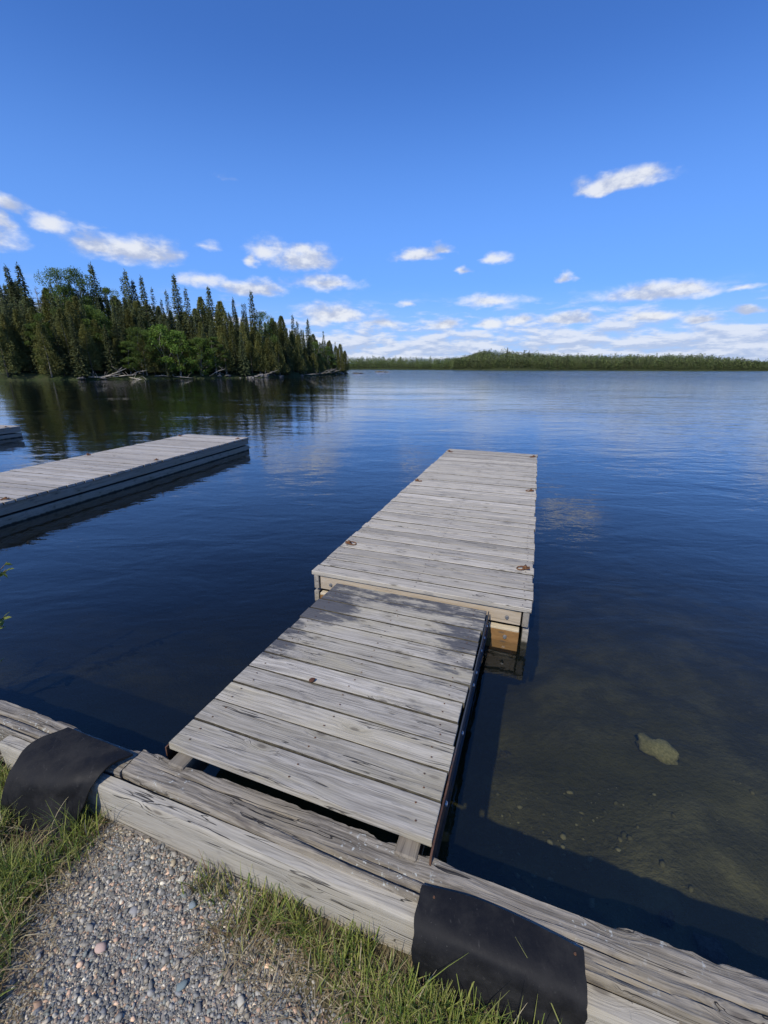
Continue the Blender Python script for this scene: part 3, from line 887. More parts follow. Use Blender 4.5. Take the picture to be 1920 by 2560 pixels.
def cr(p0, p1, p2, p3, t):
    return 0.5 * ((2 * p1) + (-p0 + p2) * t + (2 * p0 - 5 * p1 + 4 * p2 - p3) * t * t + (-p0 + 3 * p1 - 3 * p2 + p3) * t ** 3)


def spline(P, n):
    P = np.asarray(P, float); out_ = []
    m_ = len(P) - 1
    for i in range(n + 1):
        u = i / n * m_; k = min(int(u), m_ - 1); t = u - k
        g = lambda j: P[j] if 0 <= j <= m_ else (2 * P[0] - P[1] if j < 0 else 2 * P[m_] - P[m_ - 1])
        out_.append(cr(g(k - 1), g(k), g(k + 1), g(k + 2), t))
    return np.array(out_)


def mat_mesh(name, rows, thick, seed, nu=26, nv=30):
    rows = np.array([spline(r_, nu) for r_ in rows])          # rows x (nu+1) x 3
    G = np.array([spline(rows[:, j], nv) for j in range(nu + 1)]).transpose(1, 0, 2)
    for i in range(nv + 1):
        for j in range(nu + 1):
            f = i / nv
            G[i, j, 2] += 0.006 * f * fbm(j * 0.28, i * 0.09, seed)
            G[i, j, :2] += N_LAND * 0.016 * f * fbm(j * 0.22 + 5, i * 0.1, seed)
    for i in range(nv + 1):
        for j in (0, nu):
            G[i, j, :2] += E_DIR * 0.005 * fbm(i * 0.22, j, seed + 2)
    du = np.gradient(G, axis=1); dv = np.gradient(G, axis=0)
    nr = np.cross(du, dv); nr /= np.linalg.norm(nr, axis=2, keepdims=True) + 1e-9
    if nr[..., 2].mean() < 0: nr = -nr
    A = G + nr * thick / 2; Bq = G - nr * thick / 2
    n_ = (nv + 1) * (nu + 1)
    idx = np.arange(n_).reshape(nv + 1, nu + 1)
    f1 = np.stack([idx[:-1, :-1], idx[:-1, 1:], idx[1:, 1:], idx[1:, :-1]], -1).reshape(-1, 4)
    rim = np.concatenate([idx[0, :], idx[1:, -1], idx[-1, -2::-1], idx[-2:0:-1, 0]])
    f3 = np.stack([rim, np.roll(rim, -1), np.roll(rim, -1) + n_, rim + n_], -1)
    me_ = mesh(name, np.concatenate([A.reshape(-1, 3), Bq.reshape(-1, 3)]), np.concatenate([f1, f1[:, ::-1] + n_, f3]))
    bm_ = bmesh.new(); bm_.from_mesh(me_); bmesh.ops.recalc_face_normals(bm_, faces=bm_.faces); bm_.to_mesh(me_); bm_.free()
    me_.polygons.foreach_set('use_smooth', [True] * len(me_.polygons))
    me_.set_sharp_from_angle(angle=R(50))
    return me_


m, nt, out = new_mat('scuffed dusty rubber')
co = N(nt, 'TexCoord').outputs['Object']
n1 = noise(nt, co, 5.0, 8.0, 0.7)
n2 = noise(nt, V(nt, 'MULTIPLY', co, (26.0, 9.0, 20.0)), 2.0, 5.0, 0.7)
n3 = noise(nt, co, 120.0, 2.0)
c = mixc(nt, step(nt, n1, 0.42, 0.72), (0.007, 0.007, 0.008), (0.024, 0.023, 0.022))
c = mixc(nt, M(nt, 'MULTIPLY', step(nt, n2, 0.60, 0.74), 0.55), c, (0.055, 0.052, 0.048))
c = mixc(nt, M(nt, 'MULTIPLY', step(nt, n3, 0.74, 0.78), 0.5), c, (0.12, 0.115, 0.105))
principled(nt, out, c, step(nt, n1, 0.3, 0.7, 0.55, 0.85), N(nt, 'Bump', {'Strength': 0.8, 'Distance': 0.004, 'Height': M(nt, 'ADD', n1, M(nt, 'MULTIPLY', n2, 0.3))}).outputs[0], 0.22)
m_rubber = m
mat1 = obj('rubber_mat', mat_mesh('rubber_mat', LMAT, 0.010, 1.0), m_rubber)
tag(mat1, 'black rubber mat draped in a curve over the timber, tail in the grass', 'mat', 'rubber mats on the timbers')
mat2 = obj('rubber_mat', mat_mesh('rubber_mat', RMAT, 0.010, 4.0), m_rubber)
tag(mat2, 'black rubber mat hanging over the plank behind tall grass right of the gangway', 'mat', 'rubber mats on the timbers')
for mt_, (x, y, z) in ((mat2, (0.175, 0.918, 0.311)), (mat2, (0.59, 0.775, 0.310))):
    bm = bmesh.new(); bmesh.ops.create_cone(bm, cap_ends=True, segments=10, radius1=0.0045, radius2=0.003, depth=0.004)
    obj('nail', bm_mesh('nail', bm), m_nail, mt_, (x, y, z))


# ------------------------------------------------------------------ trees
def kites(cen, dirs, ups, length, width):
    """leaf-like four-cornered faces: base, side, tip, side"""
    cen = np.asarray(cen); dirs = np.asarray(dirs); ups = np.asarray(ups)
    side = np.cross(dirs, ups); side /= np.linalg.norm(side, axis=1, keepdims=True) + 1e-9
    L = np.asarray(length)[:, None]; W = np.asarray(width)[:, None]
    p0 = cen; p2 = cen + dirs * L; pm = cen + dirs * L * 0.45
    v = np.stack([p0, pm + side * W / 2, p2, pm - side * W / 2], 1).reshape(-1, 3)
    f = np.arange(len(v)).reshape(-1, 4)
    return v, f


def unit(v): return v / (np.linalg.norm(v, axis=-1, keepdims=True) + 1e-9)


def trunk_mesh(h, r, seed, lean=0.15, limbs=()):
    rr = random.Random(seed)
    pts = [(lean * math.sin(k * .7 + seed) * k / 8, lean * math.cos(k * .9 + seed * 2) * k / 8, h * k / 8 - 0.3) for k in range(9)]
    parts = [tube('t', pts, [r * (1.25 if k == 0 else 1) * (1 - 0.93 * k / 8) + 0.012 for k in range(9)], 7)]
    for (p, q, r0) in limbs:
        p, q = Vector(p), Vector(q)
        mid = (p + q) / 2 + Vector((0, 0, 0.12 * (q - p).length))
        parts.append(tube('l', [p, mid, q], [r0, r0 * .65, r0 * .2], 5))
    v, f = join(parts)
    return mesh('trunk', v, f, True)


def spruce_crown(h, rad, seed, dens=1.0, bare=0.07, ragged=0.3, droop=0.35, power=0.85):
    g = np.random.default_rng(seed)
    C, D, U, L, W = [], [], [], [], []
    z = h * bare
    while z < h * 0.985:
        t = z / h
        base = rad * (1 - t) ** power * (1 - 0.35 * max(0, (0.18 - t) / 0.18))
        nb = max(3, int((7 if t < .8 else 5) * dens))
        a0 = g.uniform(0, 6.28)
        for k in range(nb):
            if g.random() < 0.06 + ragged * 0.25: continue
            a = a0 + 6.283 * k / nb + g.uniform(-.3, .3)
            bl = base * g.uniform(1 - ragged, 1 + ragged * .6) + 0.08
            rise = 0.55 * (t - 0.45) - droop * g.uniform(.5, 1.3)
            d0 = np.array([math.cos(a), math.sin(a), 0.0])
            ns = max(5, int(bl / 0.08))
            for s in range(ns):
                f = (s + g.uniform(.1, .9)) / ns
                p = d0 * bl * f + np.array([0, 0, z + rise * bl * f + 0.22 * bl * f * f])
                jit = g.normal(0, .35, 3)
                dd = d0 * (0.9) + np.array([0, 0, rise * .6 - .12]) + jit * .8
                C.append(p + jit * .06); D.append(dd); U.append(np.array([0, 0, 1.0]) + g.normal(0, .55, 3))
                l = g.uniform(.18, .36) * (0.8 + 0.5 * (1 - t)); L.append(l); W.append(l * g.uniform(.4, .75))
        z += (0.25 + 0.10 * (1 - t)) * g.uniform(.8, 1.2) / dens ** .5
    for s in range(int(h * rad * 26)):                        # inner twigs close the crown round the stem
        t = bare + (1 - bare) * g.random(); a = g.uniform(0, 6.283)
        rr = rad * (1 - t) ** power * 0.62 * math.sqrt(g.random()) + .03
        C.append((rr * math.cos(a), rr * math.sin(a), t * h * .97)); D.append(np.array([math.cos(a), math.sin(a), -.2]) + g.normal(0, .6, 3)); U.append(g.normal(0, .6, 3) + np.array([0, 0, 1.0])); l = g.uniform(.22, .42); L.append(l); W.append(l * .6)
    for s in range(7):                                        # leader
        C.append((0, 0, h * (0.94 + 0.008 * s))); D.append(g.normal(0, .35, 3) + np.array([0, 0, 1.0])); U.append(g.normal(0, 1, 3)); L.append(.4); W.append(.1)
    v, f = kites(C, unit(np.array(D)), unit(np.array(U)), L, W)
    return mesh_np('crown', v, f)


def cedar_crown(h, rad, seed, n=6500):
    g = np.random.default_rng(seed)
    t = g.uniform(0.06, 1, n) ** 0.9
    a = g.uniform(0, 6.283, n)
    lobes = 1 + 0.28 * np.sin(a * 3 + seed + t * 7) + 0.18 * np.sin(a * 5 - t * 13 + seed)
    prof = rad * ((1 - t) ** 0.75 * (0.72 + 0.28 * np.clip(t / 0.2, 0, 1)) + 0.03) * lobes
    rr = prof * np.sqrt(g.uniform(0.25, 1, n))
    C = np.stack([rr * np.cos(a), rr * np.sin(a), t * h * 0.985], 1) + g.normal(0, .07, (n, 3))
    D = unit(np.stack([np.cos(a) * .8, np.sin(a) * .8, np.full(n, .15)], 1) + g.normal(0, .55, (n, 3)))
    U = unit(g.normal(0, 1, (n, 3)))
    L = g.uniform(.16, .34, n); W = L * g.uniform(.45, .8, n)
    v, f = kites(C, D, U, L, W)
    return mesh_np('crown', v, f)


def broad_tree(h, rad, seed, n=9000, base=0.12, leaf=(.12, .24)):
    """returns trunk mesh with limbs and a crown of leaf clumps carried by them"""
    g = np.random.default_rng(seed)
    limbs, C = [], []
    nb = 26
    per = n // nb
    for k in range(nb):
        t = base + (1 - base) * (k + g.uniform(.2, .8)) / nb
        a = k * 2.4 + g.uniform(-.4, .4)
        env_ = rad * math.sin(min(1, (t - base) / (1 - base) * .86 + .16) * math.pi) ** .6
        rr = env_ * g.uniform(.45, 1)
        q = np.array([rr * math.cos(a), rr * math.sin(a), min(h * .95, t * h + g.uniform(.1, .9))])
        p = (0, 0, max(0.5, t * h - rr * .9))
        limbs.append((p, tuple(q), 0.05 * (1.3 - t)))
        s = np.array([.42, .42, .34]) * rad * g.uniform(.55, 1.0)
        pts = g.normal(0, 1, (per, 3)); pts = pts / np.linalg.norm(pts, axis=1, keepdims=True) * (g.uniform(0.15, 1, (per, 1)) ** .45) * s
        C.append(q + pts + g.normal(0, .05, (per, 3)))
    C = np.concatenate(C)
    keepm = C[:, 2] < h
    C = C[keepm]; m_ = len(C)
    D = unit(g.normal(0, 1, (m_, 3)) + np.array([0, 0, -.25])); U = unit(g.normal(0, .6, (m_, 3)) + np.array([0, 0, 1.0]))
    L = g.uniform(*leaf, m_); W = L * g.uniform(.55, .9, m_)
    v, f = kites(C, D, U, L, W)
    return trunk_mesh(h * .92, 0.13, seed, .35, limbs), mesh_np('crown', v, f)


def bare_tree(h, seed):
    rr = random.Random(seed); limbs, tw = [], []
    for k in range(34):
        t = rr.uniform(.25, .95); a = rr.uniform(0, 6.28); l = rr.uniform(.8, 2.2) * (1.15 - t)
        q = Vector((l * math.cos(a), l * math.sin(a), t * h + l * rr.uniform(.3, .9)))
        limbs.append(((0, 0, t * h), tuple(q), .035))
        for j in range(5):
            b = Vector((0, 0, t * h)).lerp(q, rr.uniform(.4, 1))
            e_ = b + Vector((rr.uniform(-.5, .5), rr.uniform(-.5, .5), rr.uniform(.0, .7)))
            tw.append(tube('w', [b, e_], [.014, .005], 4))
    v, f = join(tw)
    return trunk_mesh(h * .96, .1, seed, .2, limbs), mesh('crown', v, f)


m_bark = plain('grey brown bark', (0.13, 0.105, 0.085), 0.95, color2=(0.06, 0.05, 0.04), scale=5.0, spec=0.1, obj_random=0.3)
m_bark_pale = plain('pale bark', (0.36, 0.33, 0.28), 0.9, color2=(0.16, 0.14, 0.12), scale=5.0, spec=0.1, obj_random=0.2)
m_spruce = foliage('spruce needles', (0.10, 0.128, 0.060), (0.16, 0.180, 0.074), 0.35)
m_cedar = foliage('cedar sprays', (0.13, 0.15, 0.048), (0.23, 0.225, 0.07), 0.32)
m_leaf = foliage('birch leaves', (0.10, 0.165, 0.038), (0.165, 0.225, 0.05), 0.4)
m_leaf_b = foliage('young leaves', (0.12, 0.20, 0.035), (0.15, 0.23, 0.04), 0.35)
m_young = foliage('young spruce needles', (0.075, 0.12, 0.045), (0.085, 0.14, 0.05), 0.15)
m_twig = plain('bare twigs', (0.26, 0.235, 0.20), 0.9, color2=(0.16, 0.14, 0.12), scale=4.0)

HREF = 14.0
BR = [broad_tree(HREF, r_, s_) for r_, s_ in ((3.1, 21), (2.6, 22), (3.4, 23))]
BRS = [broad_tree(7.0, 2.1, 31, 3200, .08, (.14, .27)), broad_tree(7.0, 2.4, 32, 3200, .06, (.14, .27))]
TREES = {
    0: [(trunk_mesh(HREF * .97, .16, 1), spruce_crown(HREF, 2.2, 1), m_spruce, m_bark),
        (trunk_mesh(HREF * .97, .17, 2), spruce_crown(HREF, 2.5, 2, ragged=.42), m_spruce, m_bark),
        (trunk_mesh(HREF * .97, .15, 3), spruce_crown(HREF, 1.9, 3, dens=1.15), m_spruce, m_bark)],
    1: [(trunk_mesh(HREF * .97, .12, 4), spruce_crown(HREF, 1.15, 4, dens=.9, ragged=.4, droop=.5, power=.7), m_spruce, m_bark),
        (trunk_mesh(HREF * .97, .12, 5), spruce_crown(HREF, 0.95, 5, dens=.85, ragged=.5, droop=.55, power=.6), m_spruce, m_bark)],
    2: [(trunk_mesh(HREF * .9, .15, 6), cedar_crown(HREF, 2.5, 6), m_cedar, m_bark_pale),
        (trunk_mesh(HREF * .9, .15, 7), cedar_crown(HREF, 2.1, 7), m_cedar, m_bark_pale),
        (trunk_mesh(HREF * .9, .15, 8), cedar_crown(HREF, 2.8, 8, 7500), m_cedar, m_bark)],
    3: [(a, b, m_leaf, m_bark_pale) for a, b in BR],
    4: [(*bare_tree(HREF, 9), m_twig, m_bark_pale)],
    5: [(trunk_mesh(6.8, .08, 10), spruce_crown(7.0, 1.5, 10, dens=1.1), m_young, m_bark)],
    6: [(a, b, m_leaf_b, m_bark_pale) for a, b in BRS],
}
NAME = {0: 'spruce_tree', 1: 'spire_spruce_tree', 2: 'cedar_tree', 3: 'birch_tree', 4: 'leafless_tree', 5: 'young_spruce_tree', 6: 'young_birch_tree'}


def plant(kind, x, y, base, h, label, group, rr, wide=1.0, cat='tree'):
    tm, cm, cmat, bmat = rr.choice(TREES[kind])
    href = 7.0 if kind in (5, 6) else HREF
    for _ in range(8):                                        # keep every tree on dry ground
        z0 = float(left_h(np.array([x]), np.array([y]))[0]) if y < 200 else base
        if z0 > 0.2: break
        x, y = x - 0.5, y + 0.3
    top = base + h
    s = (top - z0) / href
    t = empty(NAME[kind], (x, y, z0 - 0.05), rr.uniform(0, 6.28))
    sw = wide * max(s, 0.62) * (rr.uniform(.9, 1.12) if kind in (0, 1) else rr.uniform(1.0, 1.28))
    t.scale = (sw, sw, s)
    obj('trunk', tm, bmat, t); obj('crown', cm, cmat, t)
    tag(t, label, cat, group)
    return t


PROM=[(0,-57.2,71.8,1.79,14.7),(0,-56.6,73.4,1.95,15.1),(3,-52.5,75.4,1.95,14.8),(3,-51.6,78.7,2.27,15.1),(0,-50.3,81.5,2.43,16.3),(1,-47.9,85.9,2.59,14.8),(0,-46.2,84.2,2.27,16.0),(0,-45.6,85.1,2.27,14.6),(0,-42.8,82.8,1.79,15.3),(1,-42.2,84.8,1.95,13.6),(1,-40.2,83.6,1.63,11.9),(1,-39.8,85.1,1.79,13.4),(0,-39.2,87.7,2.11,16.2),(1,-37.0,86.9,1.79,14.1),(0,-34.0,90.2,1.95,14.8),(3,-48.8,82.2,2.27,13.0),(2,-35.8,90.3,2.11,12.8),(2,-32.2,90.6,1.79,12.4),(0,-30.1,92.2,1.79,13.2),(1,-28.7,93.4,1.79,12.3),(1,-28.3,93.7,1.79,12.4),(0,-26.8,93.5,1.63,14.8),(3,-25.3,94.9,1.63,11.2),(2,-23.9,97.2,1.47,10.4),(2,-22.7,100.6,1.47,11.2),(1,-21.3,106.0,1.63,11.8),(1,-20.5,107.1,1.47,10.8),(0,-18.7,111.0,1.31,11.8),(1,-16.5,122.0,1.31,10.0),(2,-15.6,127.3,1.31,7.9),(1,-14.5,131.8,1.15,7.9),(2,-13.7,137.8,1.15,7.7),(1,-13.1,142.2,1.15,7.8),(2,-12.4,144.8,0.83,6.3),(4,-53.8,72.3,1.63,12.4),(5,-46.2,68.2,0.48,4.6),(3,-37.5,76.9,0.54,8.2),(3,-36.2,78.4,0.59,7.3),(3,-33.2,80.6,0.57,6.2)]
FILL=[(0,-65.3,78.4,2.94,13.1),(0,-63.4,76.9,2.68,12.5),(0,-66.7,82.4,3.50,12.1),(2,-62.5,78.8,2.87,12.5),(0,-63.2,80.8,3.15,12.8),(0,-61.0,79.0,2.79,10.9),(0,-60.7,79.9,2.88,10.3),(0,-62.4,83.7,3.43,10.0),(0,-60.7,83.4,3.32,11.4),(1,-59.2,82.5,3.14,12.1),(0,-57.3,82.3,3.03,12.6),(0,-57.7,84.1,3.26,11.6),(0,-56.9,84.4,3.23,11.6),(0,-56.7,85.3,3.33,12.4),(0,-54.6,84.1,3.02,12.8),(0,-53.9,84.8,2.99,11.5),(0,-52.6,84.2,2.81,11.2),(0,-52.6,86.0,2.99,11.3),(0,-52.6,87.9,3.18,11.0),(2,-52.1,89.9,3.36,11.6),(0,-49.1,86.1,2.65,11.2),(0,-48.7,87.2,2.74,11.5),(0,-48.0,87.9,2.73,11.2),(2,-49.7,93.6,3.54,11.1),(0,-46.4,89.8,2.84,10.8),(0,-44.9,89.8,2.73,10.7),(2,-45.8,93.6,3.26,10.4),(0,-45.3,94.5,3.34,9.6),(2,-44.3,95.3,3.36,9.7),(0,-41.0,91.5,2.62,9.2),(2,-41.5,94.2,3.02,9.6),(0,-39.4,93.9,2.81,9.2),(2,-39.3,95.7,3.05,10.4),(2,-38.6,98.4,3.34,10.1),(0,-37.5,99.3,3.36,10.3),(1,-34.9,96.4,2.75,10.4),(0,-35.8,100.6,3.38,10.5),(0,-32.5,97.0,2.60,9.8),(0,-33.1,102.9,3.43,9.4),(0,-31.5,102.0,3.15,9.9),(0,-30.6,101.7,3.03,9.6),(0,-29.4,103.1,3.10,8.4),(0,-28.6,105.6,3.36,9.2),(0,-27.5,105.1,3.09,8.7),(0,-26.0,106.5,2.86,8.3),(2,-25.1,110.1,3.02,8.5),(0,-24.3,112.9,3.10,8.3),(2,-23.1,113.5,2.84,7.8),(0,-22.2,117.5,3.01,7.6),(1,-21.9,122.1,3.45,8.1),(2,-20.9,126.3,3.52,6.9),(2,-19.6,130.1,3.39,6.1),(0,-18.1,131.6,2.90,6.5),(0,-16.4,139.1,2.91,6.1),(1,-15.7,149.4,3.52,4.6),(0,-14.4,149.6,2.71,5.0),(0,-63.4,75.7,2.51,11.9),(1,-60.2,72.9,2.04,12.2),(0,-62.0,75.6,2.45,11.9),(0,-61.8,76.3,2.52,12.0),(0,-57.1,72.0,1.78,12.9),(1,-57.3,73.0,1.91,12.7),(0,-55.6,71.7,1.64,11.9),(2,-55.8,72.5,1.73,10.4),(0,-57.0,75.2,2.12,10.4),(1,-57.2,76.2,2.24,9.8),(0,-56.9,77.1,2.34,10.7),(2,-55.7,76.9,2.27,11.9),(0,-53.9,75.8,2.06,12.7),(0,-55.8,79.2,2.56,11.7),(0,-53.0,76.7,2.11,12.6),(0,-52.1,76.4,2.01,12.3),(0,-52.0,77.5,2.14,13.1),(0,-50.7,77.1,1.94,12.2),(0,-51.9,80.7,2.43,13.0),(0,-50.4,79.3,2.13,12.0),(0,-51.6,81.9,2.49,11.5),(0,-49.1,79.3,1.98,11.4),(0,-50.0,81.5,2.28,11.0),(0,-48.6,81.3,2.14,11.9),(0,-47.1,80.3,1.88,11.8),(0,-47.0,81.6,2.00,11.6),(0,-45.7,80.3,1.70,11.0),(0,-44.9,80.3,1.64,11.6),(0,-45.4,82.5,1.91,11.5),(2,-44.3,82.6,1.82,11.3),(1,-46.0,87.8,2.56,10.4),(0,-44.2,85.7,2.19,11.2),(2,-43.6,85.6,2.12,10.6),(0,-41.2,83.4,1.65,10.1),(0,-41.9,85.5,1.96,10.2),(2,-40.5,84.7,1.75,9.5),(0,-40.3,87.0,2.01,9.5),(0,-38.5,85.4,1.68,9.7),(0,-38.9,86.9,1.89,9.3),(2,-39.3,90.8,2.41,9.9),(1,-36.6,86.7,1.68,9.5),(0,-35.7,87.2,1.68,10.6),(0,-36.3,91.9,2.34,11.4),(0,-34.8,90.4,2.01,11.1),(0,-34.1,89.6,1.84,11.2),(0,-32.8,89.7,1.72,10.0),(0,-34.0,94.9,2.48,10.9),(0,-31.9,92.4,1.95,10.5),(0,-32.0,94.4,2.23,10.5),(0,-30.4,94.3,2.06,10.5),(0,-30.2,96.5,2.31,9.4),(0,-29.7,98.4,2.52,9.7),(0,-27.6,94.4,1.78,9.2),(0,-28.0,98.6,2.36,9.0),(0,-27.4,100.2,2.51,8.9),(0,-26.2,100.2,2.30,9.2),(0,-25.0,98.4,1.84,9.7),(2,-24.8,103.2,2.25,9.5),(2,-24.1,105.8,2.31,8.9),(0,-23.0,104.2,1.88,9.6),(0,-22.4,107.6,2.03,8.3),(0,-21.3,108.4,1.83,9.2),(0,-21.0,114.3,2.36,8.7),(0,-20.3,113.4,2.03,8.0),(0,-19.9,120.4,2.57,7.2),(2,-19.3,122.0,2.48,8.0),(0,-18.3,127.3,2.53,6.3),(0,-16.9,127.6,1.95,7.3),(2,-16.2,128.8,1.75,7.2),(2,-15.0,138.0,2.05,6.1),(0,-14.7,139.8,1.98,5.8),(1,-13.0,148.4,1.67,5.4),(0,-58.2,69.1,1.47,11.6),(1,-56.9,69.0,1.38,11.0),(0,-54.7,66.7,0.99,10.2),(1,-54.2,67.2,1.01,9.7),(1,-54.7,68.8,1.24,10.5),(1,-53.6,68.3,1.11,10.0),(2,-54.5,70.4,1.38,8.3),(2,-52.2,68.5,1.04,9.3),(3,-51.6,68.6,1.01,8.6),(2,-53.2,72.9,1.62,10.2),(0,-51.5,72.0,1.44,11.5),(0,-50.7,72.2,1.42,11.1),(3,-50.7,73.3,1.53,9.7),(2,-48.4,71.1,1.12,10.4),(2,-48.7,73.2,1.36,11.1),(0,-47.4,72.4,1.14,10.9),(3,-47.5,74.2,1.29,10.0),(3,-46.6,74.1,1.18,9.3),(0,-47.6,77.0,1.59,10.5),(0,-47.0,77.1,1.49,8.8),(0,-44.5,75.8,1.13,10.5),(0,-45.0,77.7,1.37,10.3),(0,-44.5,78.9,1.42,10.2),(2,-43.9,78.8,1.34,10.0),(0,-43.4,79.8,1.40,10.4),(0,-41.9,78.8,1.17,10.3),(2,-41.6,79.7,1.22,8.4),(0,-40.4,79.7,1.12,8.3),(1,-39.8,81.2,1.26,9.3),(0,-38.5,80.8,1.09,8.7),(1,-38.1,80.7,1.05,8.4),(0,-37.3,82.3,1.17,8.7),(0,-37.6,84.9,1.51,7.4),(1,-36.5,86.3,1.61,9.0),(0,-35.7,86.4,1.57,9.7),(2,-33.9,84.3,1.13,8.7),(0,-33.2,84.9,1.13,8.6),(0,-32.3,85.7,1.15,9.2),(2,-32.1,88.6,1.47,8.1),(2,-31.3,88.1,1.34,8.2),(2,-29.8,88.7,1.26,9.2),(0,-29.2,90.2,1.39,8.8),(2,-28.1,90.2,1.28,9.1),(0,-27.4,90.7,1.27,8.5),(2,-26.8,92.3,1.40,8.3),(2,-25.2,90.7,1.02,7.7),(2,-25.0,95.7,1.54,8.0),(2,-24.1,99.0,1.62,7.2),(2,-23.5,99.6,1.49,6.8),(0,-21.8,100.1,1.09,8.6),(2,-21.3,103.7,1.31,8.0),(2,-20.3,105.6,1.19,8.1),(1,-20.2,108.0,1.42,8.0),(2,-18.7,112.4,1.33,7.6),(3,-18.1,115.9,1.36,6.9),(0,-16.9,120.3,1.24,6.9),(3,-16.0,124.6,1.22,6.2),(0,-14.9,128.3,1.02,5.6),(1,-14.1,137.7,1.36,5.2),(2,-13.0,143.1,1.09,4.7),(2,-54.3,63.6,0.57,8.1),(0,-54.7,64.5,0.68,7.1),(2,-54.3,65.4,0.79,8.3),(0,-54.9,66.8,0.96,7.1),(2,-53.5,66.9,0.93,8.9),(0,-52.6,66.7,0.82,7.1),(0,-52.9,67.8,0.96,6.8),(3,-51.0,67.0,0.77,7.4),(2,-49.3,65.7,0.52,7.6),(0,-50.5,67.8,0.80,5.6),(0,-48.8,67.3,0.66,7.1),(2,-48.5,68.8,0.85,9.4),(0,-48.9,69.1,0.87,6.1),(0,-46.0,67.7,0.53,8.8),(2,-47.5,70.3,0.85,6.5),(2,-46.4,70.3,0.76,7.4),(0,-46.7,72.1,0.93,6.8),(2,-46.1,72.8,0.96,8.1),(0,-44.0,71.7,0.62,7.7),(2,-45.0,74.6,0.98,6.3),(2,-43.8,73.5,0.72,5.6),(0,-43.3,74.9,0.81,6.6),(3,-42.3,73.7,0.56,5.4),(3,-40.7,74.5,0.53,7.6),(2,-40.4,75.1,0.54,6.5),(3,-40.8,78.0,0.94,7.1),(2,-39.5,76.0,0.56,5.3),(3,-39.3,78.7,0.90,7.7),(0,-37.7,77.3,0.56,5.1),(0,-37.7,78.6,0.71,5.2),(2,-36.5,79.0,0.69,6.9),(3,-36.3,80.5,0.81,4.3),(2,-35.0,80.1,0.68,6.4),(3,-33.4,80.3,0.55,6.4),(0,-33.1,82.9,0.88,7.9),(0,-32.1,83.8,0.89,8.4),(3,-31.4,82.5,0.64,6.6),(2,-30.2,84.4,0.75,7.2),(2,-30.3,85.3,0.84,5.8),(0,-28.6,85.5,0.70,5.8),(0,-27.2,85.8,0.61,7.8),(0,-27.7,88.2,0.93,4.5),(2,-26.5,88.6,0.87,6.0),(2,-25.3,89.9,0.91,6.1),(2,-24.5,90.9,0.88,4.7),(2,-23.2,91.3,0.62,7.0),(0,-22.7,92.6,0.58,6.4),(2,-22.0,94.8,0.59,6.5),(0,-21.0,97.3,0.56,6.7),(2,-20.2,103.0,0.89,6.6),(0,-19.2,103.2,0.56,5.6),(2,-19.0,107.0,0.89,5.4),(2,-17.6,110.4,0.58,4.8),(2,-16.9,115.4,0.72,4.7),(2,-16.2,121.0,0.86,3.2),(2,-14.9,127.2,0.84,2.7),(0,-13.8,131.3,0.56,3.6),(0,-13.0,138.6,0.63,2.7)]
PROM_LABEL = [
    'dark spruce at the left edge of the picture, its tip beside a slightly taller one',
    'tall dark spruce second from the left edge, before a gap with a leafless tree',
    'leafy tree with a rounded top just past the leafless grey tree',
    'leafy tree with a bushy pointed top, just left of the lone tall spruce',
    'lone tall spruce standing above leafy tops in the left part of the forest',
    'thin spire close on the left of a tall dark spruce, mid forest',
    'tall dark spruce with a thin spire close on its left',
    'dark spruce with a leaning rounded top, between two taller spruces',
    'broad dark spruce with a double tip, left of the middle of the forest skyline',
    'slim spire just right of the broad double tipped spruce',
    'short thin spire left of a slender bare looking one, mid forest',
    'slender dark spire just left of the tallest spruce in the middle of the forest',
    'tallest spruce in the middle of the forest skyline, dense and pointed',
    'narrow spire standing a little right of the tallest mid forest spruce',
    'wide dense dark spruce crown right of the middle of the skyline',
    'small leafy top on the skyline right of the lone tall spruce',
    'leafy top tucked against the left of the wide dense spruce',
    'leafy top between the wide dense spruce and a smaller pointed one',
    'pointed mid sized spruce between the wide dense spruce and the right hand tall one',
    'left one of two thin twin spires before the right hand tall spruce',
    'right one of two thin twin spires before the right hand tall spruce',
    'tall pointed spruce, the last one to stand well above the slope down to the point',
    'green leafy top just right of the last tall spruce',
    'cedar first on the even slope down to the point',
    'cedar with a pointed top midway down the slope to the point',
    'thin spire midway down the slope to the point, paired with a shorter one',
    'shorter thin spire of a pair midway down the slope to the point',
    'dense pointed spruce low on the slope to the point, taller than its neighbours',
    'single dark spire low on the slope near the point',
    'cedar just past the single dark spire near the point',
    'thin spire near the end of the point, third tree from its tip side group',
    'low cedar near the end of the point',
    'last thin spire at the end of the wooded point',
    'low cedar at the very tip of the wooded point',
    'leafless grey tree in the gap near the left end of the forest',
    'small bright young spruce at the water in the left part of the bank',
    'larger of two bright green leafy young trees on the wooded shore',
    'bright green leafy young tree leaning right beside a larger one on the shore',
    'small green leafy tree on the shore below the wide dense spruce',
]
rr_ = random.Random(5)
for (k, x, y, b, h), lab in zip(PROM, PROM_LABEL):
    kk = 6 if (k == 3 and h < 8.5 and y < 90) else k
    plant(kk, x, y, b, h, lab, 'trees of the forest skyline', rr_, wide=0.78 if kk == 3 else 1.0)
GL = {0: 'dark spruce', 1: 'slim dark spire', 2: 'olive green cedar', 3: 'green leafy birch'}
GG = {0: 'spruces', 1: 'spires', 2: 'cedars', 3: 'birches'}


def bank_zone(x, y):
    f = math.atan2(x, y)
    return 'near the left edge' if f < -0.60 else ('in the left part' if f < -0.48 else ('in the middle part' if f < -0.34 else ('in the right part' if f < -0.20 else 'on the tapering point')))


